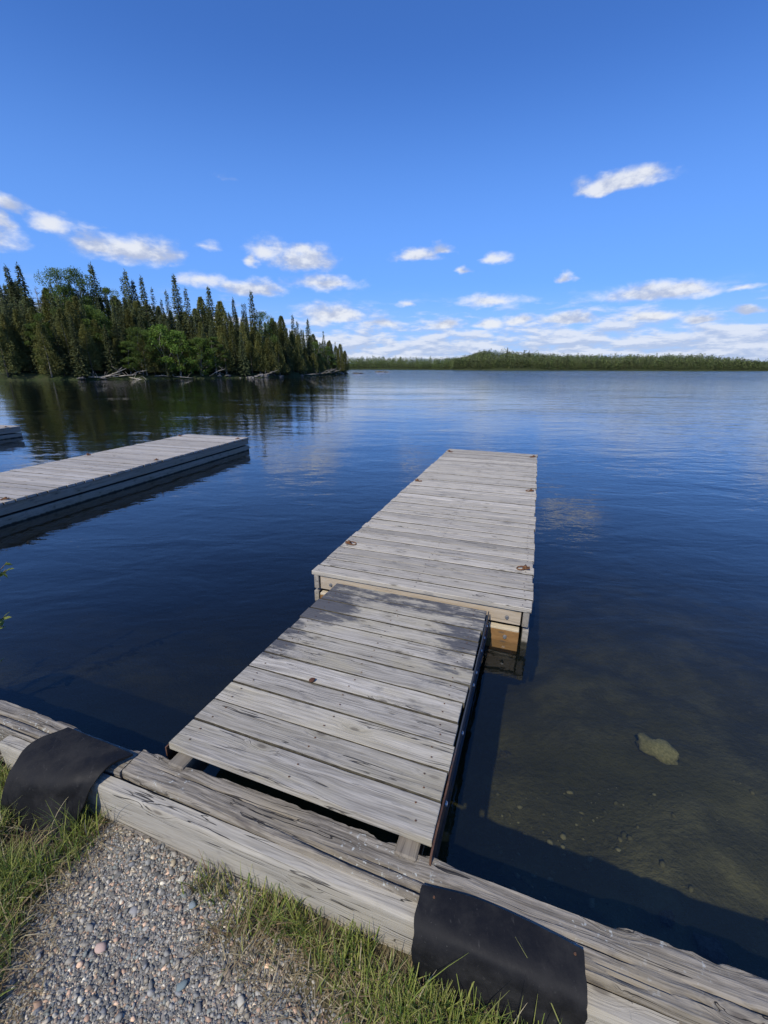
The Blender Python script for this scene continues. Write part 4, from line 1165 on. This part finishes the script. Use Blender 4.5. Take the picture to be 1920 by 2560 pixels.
for (k, x, y, b, h) in FILL:
    sd_ = float(seg_dist(np.array([x]), np.array([y]), LEFT_BANK)[0])
    row_ = 'along the waterline' if sd_ < 2.6 else ('behind the front trees' if sd_ < 6.5 else 'among the rearmost tops')
    zn = bank_zone(x, y)
    plant(k, x, y, b, h, f'{GL[k]} {row_} of the forest, {zn}', f'{GG[k]} {row_}, {zn}', rr_)


# far shores: a wood too distant to tell its trees apart
def far_wood(name, label, poly, hf, xr, count, hrange, depth, seed, col_a, col_b):
    g = np.random.default_rng(seed)
    vs, cs = [], []
    made = 0
    base_poly = np.array(poly)
    while made < count:
        px = g.uniform(*xr, 4000); py = g.uniform(base_poly[:, 1].min(), base_poly[:, 1].min() + 200, 4000)
        sd = seg_dist(px, py, poly)
        ok_ = (sd > 0.5) & (sd < depth) & (g.random(4000) < np.where(sd < 6, 1.0, 0.35))
        px, py, sd = px[ok_], py[ok_], sd[ok_]
        zz = hf(px, py)
        for x, y, z0, s_ in zip(px, py, zz, sd):
            if made >= count: break
            made += 1
            hgt_ = g.uniform(*hrange) * (0.72 if s_ < 2.0 else 1.0) * (1 + 0.25 * (g.random() < .08))
            conif = g.random() < .62
            r0 = hgt_ * (g.uniform(.15, .22) if conif else g.uniform(.26, .36))
            n = 50
            t = g.uniform(.03, 1, n); a = g.uniform(0, 6.283, n)
            if conif: prof = r0 * (1 - t) ** .8 + .12
            else: prof = r0 * np.sin(np.clip(t * .85 + .18, 0, 1) * math.pi) ** .6
            rad_ = prof * np.sqrt(g.uniform(.2, 1, n))
            C = np.stack([x + rad_ * np.cos(a), y + rad_ * np.sin(a), z0 - .1 + t * hgt_ * .95], 1)
            D = unit(np.stack([np.cos(a), np.sin(a), np.full(n, -.15 if conif else .2)], 1) + g.normal(0, .5, (n, 3)))
            U = unit(g.normal(0, .6, (n, 3)) + np.array([0, 0, 1.]))
            L = g.uniform(.55, 1.05, n) * hgt_ / 8
            v, _ = kites(C, D, U, L, L * .62)
            vs.append(v)
            f_ = g.random()
            c_ = np.array(col_a) * (1 - f_) + np.array(col_b) * f_
            if not conif: c_ = c_ * np.array([1.15, 1.3, 0.95])
            cs.append(np.repeat(c_[None] * g.uniform(.8, 1.2, (n, 1)), 4, 0))
    v = np.concatenate(vs)
    o_ = obj(name, mesh_np(name, v, np.arange(len(v)).reshape(-1, 4), np.concatenate(cs)), m_far)
    tag(o_, label, 'forest', kind='stuff')


m_far = tinted('far foliage', 0.85, 0.1, translucent=0.15)
far_wood('far_forest', 'thin far line of forest across the lake beyond the wooded point', FAR_LEFT, far_left_h, (-40, 118), 2300, (5.2, 8.0), 34, 1, (0.09, 0.118, 0.056), (0.155, 0.18, 0.075))
far_wood('far_forest', 'far wooded hill and shore stretching to the right edge', FAR_HILL, far_hill_h, (62, 640), 6500, (4.8, 9.0), 40, 2, (0.085, 0.108, 0.055), (0.165, 0.18, 0.08))
FAR_T = [(0, 119, 436, 10.4, 10.5, 'tall tree standing highest on the far wooded hill'), (1, 141, 438, 8.6, 10.0, 'pointed spire right of the highest tree on the far hill'),
         (1, 205, 460, 6.0, 10.0, 'lone spire sticking out of the far shore line, middle of the right half'), (0, 97, 440, 9.6, 9.5, 'pointed tree on the left shoulder of the far hill'),
         (1, 264, 468, 6.2, 10.0, 'thin spire on the far shore between the lone spire and the right edge')]
for (k, x, y, b, h, lab) in FAR_T:
    plant(k, x, y, b, h, lab, 'single trees on the far shore', rr_, wide=1.3)
# pale strip of beach on the far shore
bpts = [(276, 307.0), (284, 310.6), (294, 314.8), (300, 317.2)]
bm = bmesh.new()
lo_ = [bm.verts.new((x * K_FAR, y * K_FAR - 0.8, .03)) for x, y in bpts]
hi_ = [bm.verts.new((x * K_FAR, y * K_FAR + 0.9, .95)) for x, y in bpts]
for q in range(3):
    bm.faces.new((lo_[q], lo_[q + 1], hi_[q + 1], hi_[q]))
bc = obj('beach', bm_mesh('beach', bm), plain('beach sand', (0.50, 0.40, 0.30), 0.95, scale=0.4))
tag(bc, 'pale sand beach far across the lake near the right edge', kind='structure')

# ------------------------------------------------------------------ shoreline boulders, driftwood, islet
m_rock = plain('grey shore rock', (0.19, 0.18, 0.165), 0.9, color2=(0.09, 0.085, 0.08), scale=2.2, bump=0.03, spec=0.2, obj_random=0.25)
rocks = [rock_mesh('boulder', s_, .62, 3, .5) for s_ in (1.0, 5.0, 9.0, 14.0)]


def along_bank(f):
    pts = np.array(LEFT_BANK[3:12], float); d = np.r_[0, np.cumsum(np.linalg.norm(np.diff(pts, axis=0), axis=1))]
    s_ = f * d[-1]
    return np.interp(s_, d, pts[:, 0]), np.interp(s_, d, pts[:, 1])


for i in range(26):
    f = random.choice([random.uniform(.30, .46), random.uniform(0, .95)])
    x, y = along_bank(f)
    x += random.uniform(-1.0, .2); y += random.uniform(-.2, .8)
    s_ = random.uniform(.2, .55)
    z = float(left_h(np.array([x]), np.array([y]))[0])
    o_ = obj('boulder', rocks[i % 4], m_rock, None, (x, y, max(z, -.05) + s_ * .1), (0, 0, random.uniform(0, 6)), (s_ * random.uniform(1, 1.7), s_, s_ * random.uniform(.7, 1.1)))
    tag(o_, f'grey boulder on the waterline below the forest, {bank_zone(x, y)}', 'boulder', f'boulders along the wooded bank, {bank_zone(x, y)}')
m_drift = plain('bleached driftwood', (0.40, 0.37, 0.32), 0.9, color2=(0.25, 0.225, 0.19), scale=3.0, spec=0.15, obj_random=0.2)
for i in range(22):
    f = random.uniform(.04, .24) if i < 12 else random.uniform(.25, .75)
    x, y = along_bank(f)
    L = random.uniform(1.5, 4.5); a = random.uniform(-.6, .9) + (1.2 if random.random() < .3 else 0)
    z0 = random.uniform(.25, .6); z1 = z0 + random.uniform(-.5, 1.4)
    p0 = Vector((0, 0, z0)); p1 = Vector((L * math.cos(a), L * math.sin(a) * .4, z1))
    parts = [tube('d', [p0, (p0 + p1) / 2 + Vector((0, 0, random.uniform(-.1, .25))), p1], [.09, .07, .03], 6)]
    for j in range(random.randint(3, 8)):
        b = p0.lerp(p1, random.uniform(.2, .95)); e_ = b + Vector((random.uniform(-.9, .9), random.uniform(-.4, .4), random.uniform(-.4, 1.0)))
        parts.append(tube('b', [b, e_], [.03, .01], 4))
    v, ff = join(parts)
    o_ = obj('driftwood', mesh('driftwood', v, ff, True), m_drift, None, (x - .4, y + .2, 0))
    tag(o_, f'bleached fallen tree limb at the foot of the forest, {bank_zone(x, y)}', 'driftwood', f'driftwood along the wooded bank, {bank_zone(x, y)}')
for i, (x, y, sx, sz) in enumerate([(-2.6, 188, 1.5, .8), (-0.4, 188.5, 1.2, .6), (1.2, 188, .8, .45), (-9.5, 146, 1.2, .5), (-7.9, 147, .8, .4)]):
    o_ = obj('islet_rock', rocks[i % 4], m_rock, None, (x, y, 0.1), (0, 0, i), (sx, sx * .8, sz))
    tag(o_, ['largest rock of the small islet beyond the wooded point', 'middle rock of the small islet beyond the point', 'smallest rock of the islet beyond the point', 'low rock in the water just off the wooded point', 'smaller low rock off the wooded point'][i], 'rock', 'rocks off the point')

# rocks on the lake bed
m_urock = plain('algae covered stone', (0.50, 0.46, 0.24), 0.9, color2=(0.26, 0.25, 0.12), scale=5.0, bump=0.01, obj_random=0.2)
bz = lambda x, y: float(bed_h(np.array([x]), np.array([y]))[0])
zr = bz(2.12, 2.5)
ur = obj('sunken_rock', rock_mesh('sunken_rock', 3.3, .5, 3, .45), plain('pale algae rock', (0.50, 0.46, 0.28), 0.9, color2=(0.30, 0.29, 0.16), scale=7.0, bump=0.01), None, (2.13, 2.47, zr + 0.06), (0, 0, -.75), (.14, .085, .13))
tag(ur, 'pale yellowish rock lying on the lake bed right of the gangway', 'rock')
us = [(1.00, 2.62, .035), (0.86, 2.45, .018), (1.55, 1.20, .05), (1.42, 1.32, .03), (1.95, 1.30, .03), (1.66, 1.02, .025), (2.3, 1.15, .03), (2.2, .75, .03), (1.5, .9, .022), (2.4, .9, .025)]
for i, (x, y, s_) in enumerate(us):
    o_ = obj('sunken_stone', rocks[i % 4], m_urock, None, (x, y, bz(x, y) + s_ * .3), (0, 0, i * 1.3), (s_ * 1.3, s_, s_))
    tag(o_, 'small stone glimpsed on the murky lake bed', 'stone', 'stones on the lake bed')

# ------------------------------------------------------------------ gravel
m_peb = tinted('pebble stone', 0.8, 0.3, var=0.22, scale=90.0)
PAL = np.array([(0.155, 0.152, 0.145), (0.21, 0.205, 0.195), (0.115, 0.115, 0.115), (0.27, 0.255, 0.23), (0.33, 0.295, 0.24), (0.17, 0.172, 0.168), (0.42, 0.36, 0.27), (0.33, 0.225, 0.165), (0.23, 0.185, 0.15), (0.185, 0.20, 0.19), (0.46, 0.32, 0.23), (0.50, 0.46, 0.38), (0.14, 0.145, 0.155)])
PW = np.array([5, 5, 3.5, 4, 3.4, 5, 1.6, 1.7, 3.2, 2.4, .8, .6, 3]); PW = PW / PW.sum()


def ico(sub):
    bm_ = bmesh.new(); bmesh.ops.create_icosphere(bm_, subdivisions=sub, radius=1)
    bm_.verts.ensure_lookup_table()
    v = np.array([q.co[:] for q in bm_.verts]); f = np.array([[q.index for q in p.verts] for p in bm_.faces]); bm_.free()
    return v, f


def rot_z(a):
    c_, s_ = np.cos(a), np.sin(a); o_ = np.zeros((len(a), 3, 3)); o_[:, 0, 0] = c_; o_[:, 0, 1] = -s_; o_[:, 1, 0] = s_; o_[:, 1, 1] = c_; o_[:, 2, 2] = 1
    return o_


def pebbles(n, smin, smax, sub, g, xr=(-1.7, 0.3), yr=(0.35, 1.45), spill=0.0):
    V0, F0 = ico(sub)
    px = g.uniform(*xr, n * 6); py = g.uniform(*yr, n * 6)
    d = seg_dist(px, py, GRAVEL) + 0.05 * smooth_noise(px, py, 14.0)
    land = ((px - B_O[0]) * N_LAND[0] + (py - B_O[1]) * N_LAND[1])
    ok_ = (d > g.uniform(-spill, 0.02, n * 6)) & (land > 0.2)
    px, py = px[ok_][:n], py[ok_][:n]; n = len(px)
    size = smin + (smax - smin) * g.random(n) ** 2.2
    sc = np.stack([size * g.uniform(.9, 1.5, n), size * g.uniform(.65, 1, n), size * g.uniform(.4, .75, n)], 1)
    v = V0[None] * (1 + 0.16 * np.sin(V0[None] @ np.array([2.1, 3.3, 1.7]) * 1.6 + g.uniform(0, 6.28, (n, 1)))[..., None] + g.normal(0, .13, (n, len(V0), 1)))
    v = v * sc[:, None]
    tilt = g.normal(0, .3, (n, 2))
    v[..., 2] += v[..., 0] * tilt[:, None, 0] + v[..., 1] * tilt[:, None, 1]
    v = np.einsum('nij,nkj->nki', rot_z(g.uniform(0, 6.28, n)), v)
    z = ground_h(px, py) + sc[:, 2] * g.uniform(-.45, .6, n)
    v += np.stack([px, py, z], 1)[:, None]
    cidx = g.choice(len(PAL), n, p=PW)
    colr = PAL[cidx] * g.uniform(.75, 1.65, (n, 1)) * np.array([1.02, 1.0, .92])
    f = (F0[None] + (np.arange(n) * len(V0))[:, None, None]).reshape(-1, 3)
    return v.reshape(-1, 3), f, np.repeat(colr, len(V0), 0)


def bed_gravel():
    g_ = np.random.default_rng(17)
    V0_, F0_ = ico(1)
    n_ = 2200
    px_ = g_.uniform(0.7, 4.2, n_); py_ = g_.uniform(-.6, 2.2, n_)
    out_ = -((px_ - B_O[0]) * N_LAND[0] + (py_ - B_O[1]) * N_LAND[1])
    k_ = (out_ > .05) & (g_.random(n_) < np.clip(.45 + .6 * smooth_noise(px_, py_, 3.0), .05, 1)); px_, py_ = px_[k_], py_[k_]; n_ = len(px_)
    s_ = .004 + .016 * g_.random(n_) ** 3
    v_ = V0_[None] * (1 + g_.normal(0, .14, (n_, len(V0_), 1))) * np.stack([s_ * g_.uniform(1, 2, n_), s_, s_ * .6], 1)[:, None]
    v_ = np.einsum('nij,nkj->nki', rot_z(g_.uniform(0, 6.28, n_)), v_) + np.stack([px_, py_, bed_h(px_, py_) + s_ * .2], 1)[:, None]
    cc_ = np.array([(.24, .22, .13), (.16, .15, .09), (.34, .32, .22), (.11, .11, .07)])[g_.integers(0, 4, n_)]
    o_ = obj('lake_bed_gravel', mesh_np('lake_bed_gravel', v_.reshape(-1, 3), (F0_[None] + (np.arange(n_) * len(V0_))[:, None, None]).reshape(-1, 3), np.repeat(cc_, len(V0_), 0), True), m_peb)
    tag(o_, 'scattered small stones on the shallow lake bed beside the gangway', 'gravel', kind='stuff')


bed_gravel()
g = np.random.default_rng(4)
PA = [pebbles(30000, .0024, .0055, 1, g, spill=.12), pebbles(7000, .005, .0085, 1, g, spill=.10), pebbles(1000, .008, .0145, 1, g, spill=.04)]
vb = 0; vv, fv, cv = [], [], []
for v, f, c_ in PA:
    vv.append(v); fv.append(f + vb); cv.append(c_); vb += len(v)
gr = obj('gravel', mesh_np('gravel', np.concatenate(vv), np.concatenate(fv), np.concatenate(cv), False), m_peb)
tag(gr, 'mixed grey, pink and buff gravel on the path to the gangway', 'gravel', kind='stuff')
BIG = [(-0.985, 0.89, .021, (.58, .42, .34), 'pale pink flat pebble near the lower edge of the gravel'), (-0.80, 1.105, .015, (.62, .58, .47), 'cream pebble near the top of the gravel'),
       (-0.86, 1.16, .016, (.55, .46, .30), 'yellowish pebble close under the plank'), (-0.72, 1.02, .017, (.25, .30, .31), 'blue grey slab pebble in the upper gravel'),
       (-0.66, 0.80, .019, (.20, .25, .25), 'dark blue green pebble in the lower gravel'), (-0.52, 0.83, .017, (.30, .24, .17), 'brown oblong pebble in the lower gravel'),
       (-0.45, 0.76, .017, (.56, .52, .42), 'cream oval pebble at the lower right of the gravel'), (-0.93, 1.0, .017, (.36, .35, .33), 'light grey pebble left of the gravel middle')]
for i, (x, y, s_, c_, lab) in enumerate(BIG):
    me_ = rock_mesh('pebble', 20 + i * 3.1, .55, 2, .35)
    at_ = me_.color_attributes.new('tint', 'FLOAT_COLOR', 'POINT')
    at_.data.foreach_set('color', np.tile(np.array([*(q * .8 for q in c_), 1.0], np.float32), len(me_.vertices)))
    o_ = obj('pebble', me_, m_peb, None, (x, y, float(ground_h(np.array([x]), np.array([y]))[0]) + s_ * .45), (0.1, 0.1, i * .9), (s_ * .95, s_ * .75, s_ * .7))
    tag(o_, lab, 'pebble', 'larger pebbles in the gravel')


# ------------------------------------------------------------------ grass
def blades(n, px, py, z, hgt, wid, lean, colr, g, segs=4, curl=1.0):
    a = g.uniform(0, 6.283, n)
    d = np.stack([np.cos(a), np.sin(a)], 1)
    side = np.stack([-d[:, 1], d[:, 0]], 1)
    vs = []
    for k in range(segs + 1):
        t = k / segs
        out_ = lean * (t ** 1.8) * hgt * curl
        zz = z + hgt * (t - 0.38 * lean * t * t)
        cx_ = px + d[:, 0] * out_; cy_ = py + d[:, 1] * out_
        w = wid * (1 - t ** 1.6) * .5 + .0002
        vs.append(np.stack([cx_ + side[:, 0] * w, cy_ + side[:, 1] * w, zz], 1)); vs.append(np.stack([cx_ - side[:, 0] * w, cy_ - side[:, 1] * w, zz], 1))
    v = np.stack(vs, 1)
    nv = 2 * (segs + 1)
    F = np.array([(2 * k, 2 * k + 1, 2 * k + 3, 2 * k + 2) for k in range(segs)])
    f = (F[None] + (np.arange(n) * nv)[:, None, None]).reshape(-1, 4)
    return v.reshape(-1, 3), f, np.repeat(colr, nv, 0)


GREEN = np.array([(0.175, 0.23, 0.042), (0.23, 0.275, 0.052), (0.30, 0.315, 0.08), (0.105, 0.17, 0.038), (0.30, 0.31, 0.095)])
STRAW = np.array([(0.42, 0.34, 0.19), (0.34, 0.26, 0.14), (0.50, 0.43, 0.27), (0.26, 0.18, 0.10)])


def grass_field(g, n, xr, yr, dens, hfun, straw, wid=(.0026, .0052)):
    px = g.uniform(*xr, n * 3); py = g.uniform(*yr, n * 3)
    land = ((px - B_O[0]) * N_LAND[0] + (py - B_O[1]) * N_LAND[1])
    tt_ = (px - B_O[0]) * E_DIR[0] + (py - B_O[1]) * E_DIR[1]
    k = (g.random(n * 3) < dens(px, py)) & (land > 0.205) & ~((tt_ > 2.2) & (tt_ < 2.95) & (land < .275))
    # nothing grows up through the mats
    px, py = px[k][:n], py[k][:n]; n = len(px)
    h = hfun(px, py) * g.uniform(.45, 1.25, n)
    isst = g.random(n) < straw
    c_ = np.where(isst[:, None], STRAW[g.integers(0, len(STRAW), n)], GREEN[g.integers(0, len(GREEN), n)]) * g.uniform(.75, 1.25, (n, 1))
    lean = np.where(isst, g.uniform(.7, 1.9, n), np.abs(g.normal(.35, .3, n)) + .05)
    h = np.where(isst, h * .8, h)
    return blades(n, px, py, ground_h(px, py) - .004, h, g.uniform(*wid, n), lean, c_, g)


def left_dens(x, y):
    d = seg_dist(x, y, GRAVEL) + 0.07 * smooth_noise(x, y, 9.0)
    t = (x - B_O[0]) * E_DIR[0] + (y - B_O[1]) * E_DIR[1]
    return np.clip(-d / 0.10, 0, 1) * (x < -.85) * np.where((x > -1.62) & (y > 1.15) & (x < -1.3), .10, 1)


def right_dens(x, y):
    d = seg_dist(x, y, GRAVEL) + 0.07 * smooth_noise(x, y, 9.0) + .03
    patch = np.clip(.7 + .6 * smooth_noise(x, y, 8.0, 1.0) + .3 * smooth_noise(x, y, 19.0, 2.0), .08, 1)
    return np.clip(-d / 0.10, 0, 1) * (x > -.75) * patch


g = np.random.default_rng(8)
fields = [grass_field(g, 26000, (-2.9, -.85), (.3, 1.95), left_dens, lambda x, y: .115 + .03 * smooth_noise(x, y, 7.0), .24),
          grass_field(g, 5000, (-2.6, -1.1), (1.0, 1.9), lambda x, y: left_dens(x, y) * .8, lambda x, y: .13 + 0 * x, .15),
          grass_field(g, 26000, (-.8, 1.5), (.3, 1.15), right_dens, lambda x, y: .10 + .03 * smooth_noise(x, y, 7.0), .30),
          ]


def near_plank(x, y):
    land = ((x - B_O[0]) * N_LAND[0] + (y - B_O[1]) * N_LAND[1])
    t = (x - B_O[0]) * E_DIR[0] + (y - B_O[1]) * E_DIR[1]
    return np.clip(1 - (land - .2) / .12, 0, 1) * np.clip((t - 1.55) / .25, 0, 1) * np.clip(.5 + .8 * smooth_noise(x, y, 11.0, .4), .0, 1)


fields.append(grass_field(g, 4200, (-.75, 1.5), (.4, 1.15), near_plank, lambda x, y: .15 + 0 * x, .12))
# separate tufts: beside the draped mat, at the plank foot, on the gravel
for (tx, ty, n, h, sp_r, st) in [(-1.315, 1.245, 46, .24, .035, .15), (-1.34, 1.17, 24, .14, .04, .4), (-1.52, 1.08, 50, .12, .05, .25), (-1.68, 1.22, 50, .18, .06, .2), (-0.70, 1.085, 60, .12, .03, .3), (-0.62, 1.06, 40, .11, .03, .45),
                             (-0.30, 0.945, 30, .16, .03, .15), (-0.05, 0.87, 40, .16, .04, .1), (0.02, 0.84, 45, .17, .05, .1), (0.16, 0.80, 60, .20, .05, .15), (0.26, 0.745, 60, .26, .06, .15), (0.36, 0.70, 50, .30, .06, .1), (0.48, .66, 40, .30, .05, .1), (0.60, .64, 30, .26, .05, .1), (0.74, .62, 30, .22, .04, .1), (-0.12, .90, 20, .13, .02, .1), (-.5, .97, 36, .09, .04, .4), (-.42, .86, 40, .07, .05, .5), (-.2, .86, 60, .1, .06, .25), (-1.75, 1.6, 40, .2, .05, .2), (-1.95, 1.55, 60, .22, .07, .2)]:
    px = tx + g.normal(0, sp_r, n); py = ty + g.normal(0, sp_r * .7, n)
    ld_ = (px - B_O[0]) * N_LAND[0] + (py - B_O[1]) * N_LAND[1]; tt_ = (px - B_O[0]) * E_DIR[0] + (py - B_O[1]) * E_DIR[1]
    k = ~((tt_ > 2.2) & (tt_ < 2.95) & (ld_ < .285)) & (ld_ > .2); px, py = px[k], py[k]; n = len(px)      # not up through the mat or plank
    isst = g.random(n) < st
    c_ = np.where(isst[:, None], STRAW[g.integers(0, 4, n)], GREEN[g.integers(0, 5, n)]) * g.uniform(.8, 1.2, (n, 1))
    fields.append(blades(n, px, py, ground_h(px, py) - .004, h * g.uniform(.5, 1.2, n), g.uniform(.003, .0052, n), np.abs(g.normal(.3, .22, n)) + .04, c_, g, segs=5))
# dead straw lying flat
n = 6000
px = g.uniform(-1.9, 1.2, n); py = g.uniform(.5, 1.4, n)
d = seg_dist(px, py, GRAVEL)
land = ((px - B_O[0]) * N_LAND[0] + (py - B_O[1]) * N_LAND[1])
k = (d < .06) & (d > -.6) & (land > .21); px, py = px[k], py[k]; n = len(px)
fields.append(blades(n, px, py, ground_h(px, py) + .002, g.uniform(.02, .06, n), g.uniform(.0016, .003, n), g.uniform(1.6, 2.4, n), STRAW[g.integers(0, 4, n)] * g.uniform(.6, 1.1, (n, 1)), g, curl=1.2))
m_grass = tinted('grass blade', 0.6, 0.3, translucent=0.3)


def merge(parts):
    vb_ = 0; a_, b_, c_ = [], [], []
    for v, f, cc in parts:
        a_.append(v); b_.append(f + vb_); c_.append(cc); vb_ += len(v)
    return np.concatenate(a_), np.concatenate(b_), np.concatenate(c_)


v, f, c_ = merge(fields)
gs = obj('grass', mesh_np('grass', v, f, c_), m_grass)
tag(gs, 'green grass and dry straw growing on the bank round the gravel', 'grass', kind='stuff')

# ------------------------------------------------------------------ leafy willow shrub at the left edge
m_wl = foliage('willow leaves', (0.15, 0.20, 0.045), (0.24, 0.27, 0.07), 0.35)
m_stem = plain('shrub stem', (0.16, 0.11, 0.07), 0.9)


def shrub(root, tips, seed):
    g_ = np.random.default_rng(seed)
    t = empty('willow_shrub', root)
    C, D, U, L = [], [], [], []
    for tip in tips:
        p = np.array(tip) - np.array(root)
        mid = p * .5 + np.array([0, 0, .12])
        v_, f_ = tube('stem', [(0, 0, -.05), tuple(mid), tuple(p)], [.007, .005, .002], 5)
        obj('stem', mesh('stem', v_, f_, True), m_stem, t)
        for k_ in range(13):
            s_ = .45 + .55 * (k_ + .5) / 13
            q = (1 - s_) ** 2 * np.zeros(3) + 2 * s_ * (1 - s_) * mid + s_ * s_ * p
            dd = unit(p)[:] * .7 + g_.normal(0, .55, 3)
            C.append(q); D.append(dd); U.append(np.array([0, 0, 1.0]) + g_.normal(0, .5, 3)); L.append(g_.uniform(.045, .085))
    C, D, U, L = np.array(C), unit(np.array(D)), unit(np.array(U)), np.array(L)
    v_, f_ = kites(C, D, U, L, L * .42)
    me_ = mesh_np('leaf', v_, f_)
    # each leaf its own object, folded along the midrib
    lv = mesh('leaf', [(0, 0, 0), (.35, .2, .06), (.75, .15, .04), (1, 0, -.06), (.75, -.15, .04), (.35, -.2, .06), (.35, 0, 0), (.75, 0, -.02)],
              [(0, 6, 1), (1, 6, 7, 2), (2, 7, 3), (0, 5, 6), (5, 4, 7, 6), (4, 3, 7)], True)
    lv.materials.append(m_wl)
    for c0, d0, u0, l0 in zip(C, D, U, L):
        x_ = Vector(d0); y_ = Vector(u0).cross(x_).normalized(); z_ = x_.cross(y_)
        mt = Matrix((x_, y_, z_)).transposed().to_4x4()
        o_ = bpy.data.objects.new('leaf', lv); col.objects.link(o_); o_.parent = t
        o_.matrix_local = Matrix.Translation(Vector(c0)) @ mt @ Matrix.Scale(l0, 4)
    return t


ws = shrub((-2.62, 1.74, 0.06), [(-2.03, 2.05, 1.0), (-2.06, 2.06, .95), (-2.14, 2.05, .66), (-2.17, 2.04, .60), (-2.26, 2.05, .34), (-2.5, 1.9, 1.1), (-2.7, 1.6, .95), (-2.8, 1.85, .8)], 3)
tag(ws, 'leafy green shrub whose twig tips reach in over the water at the left edge', 'shrub')
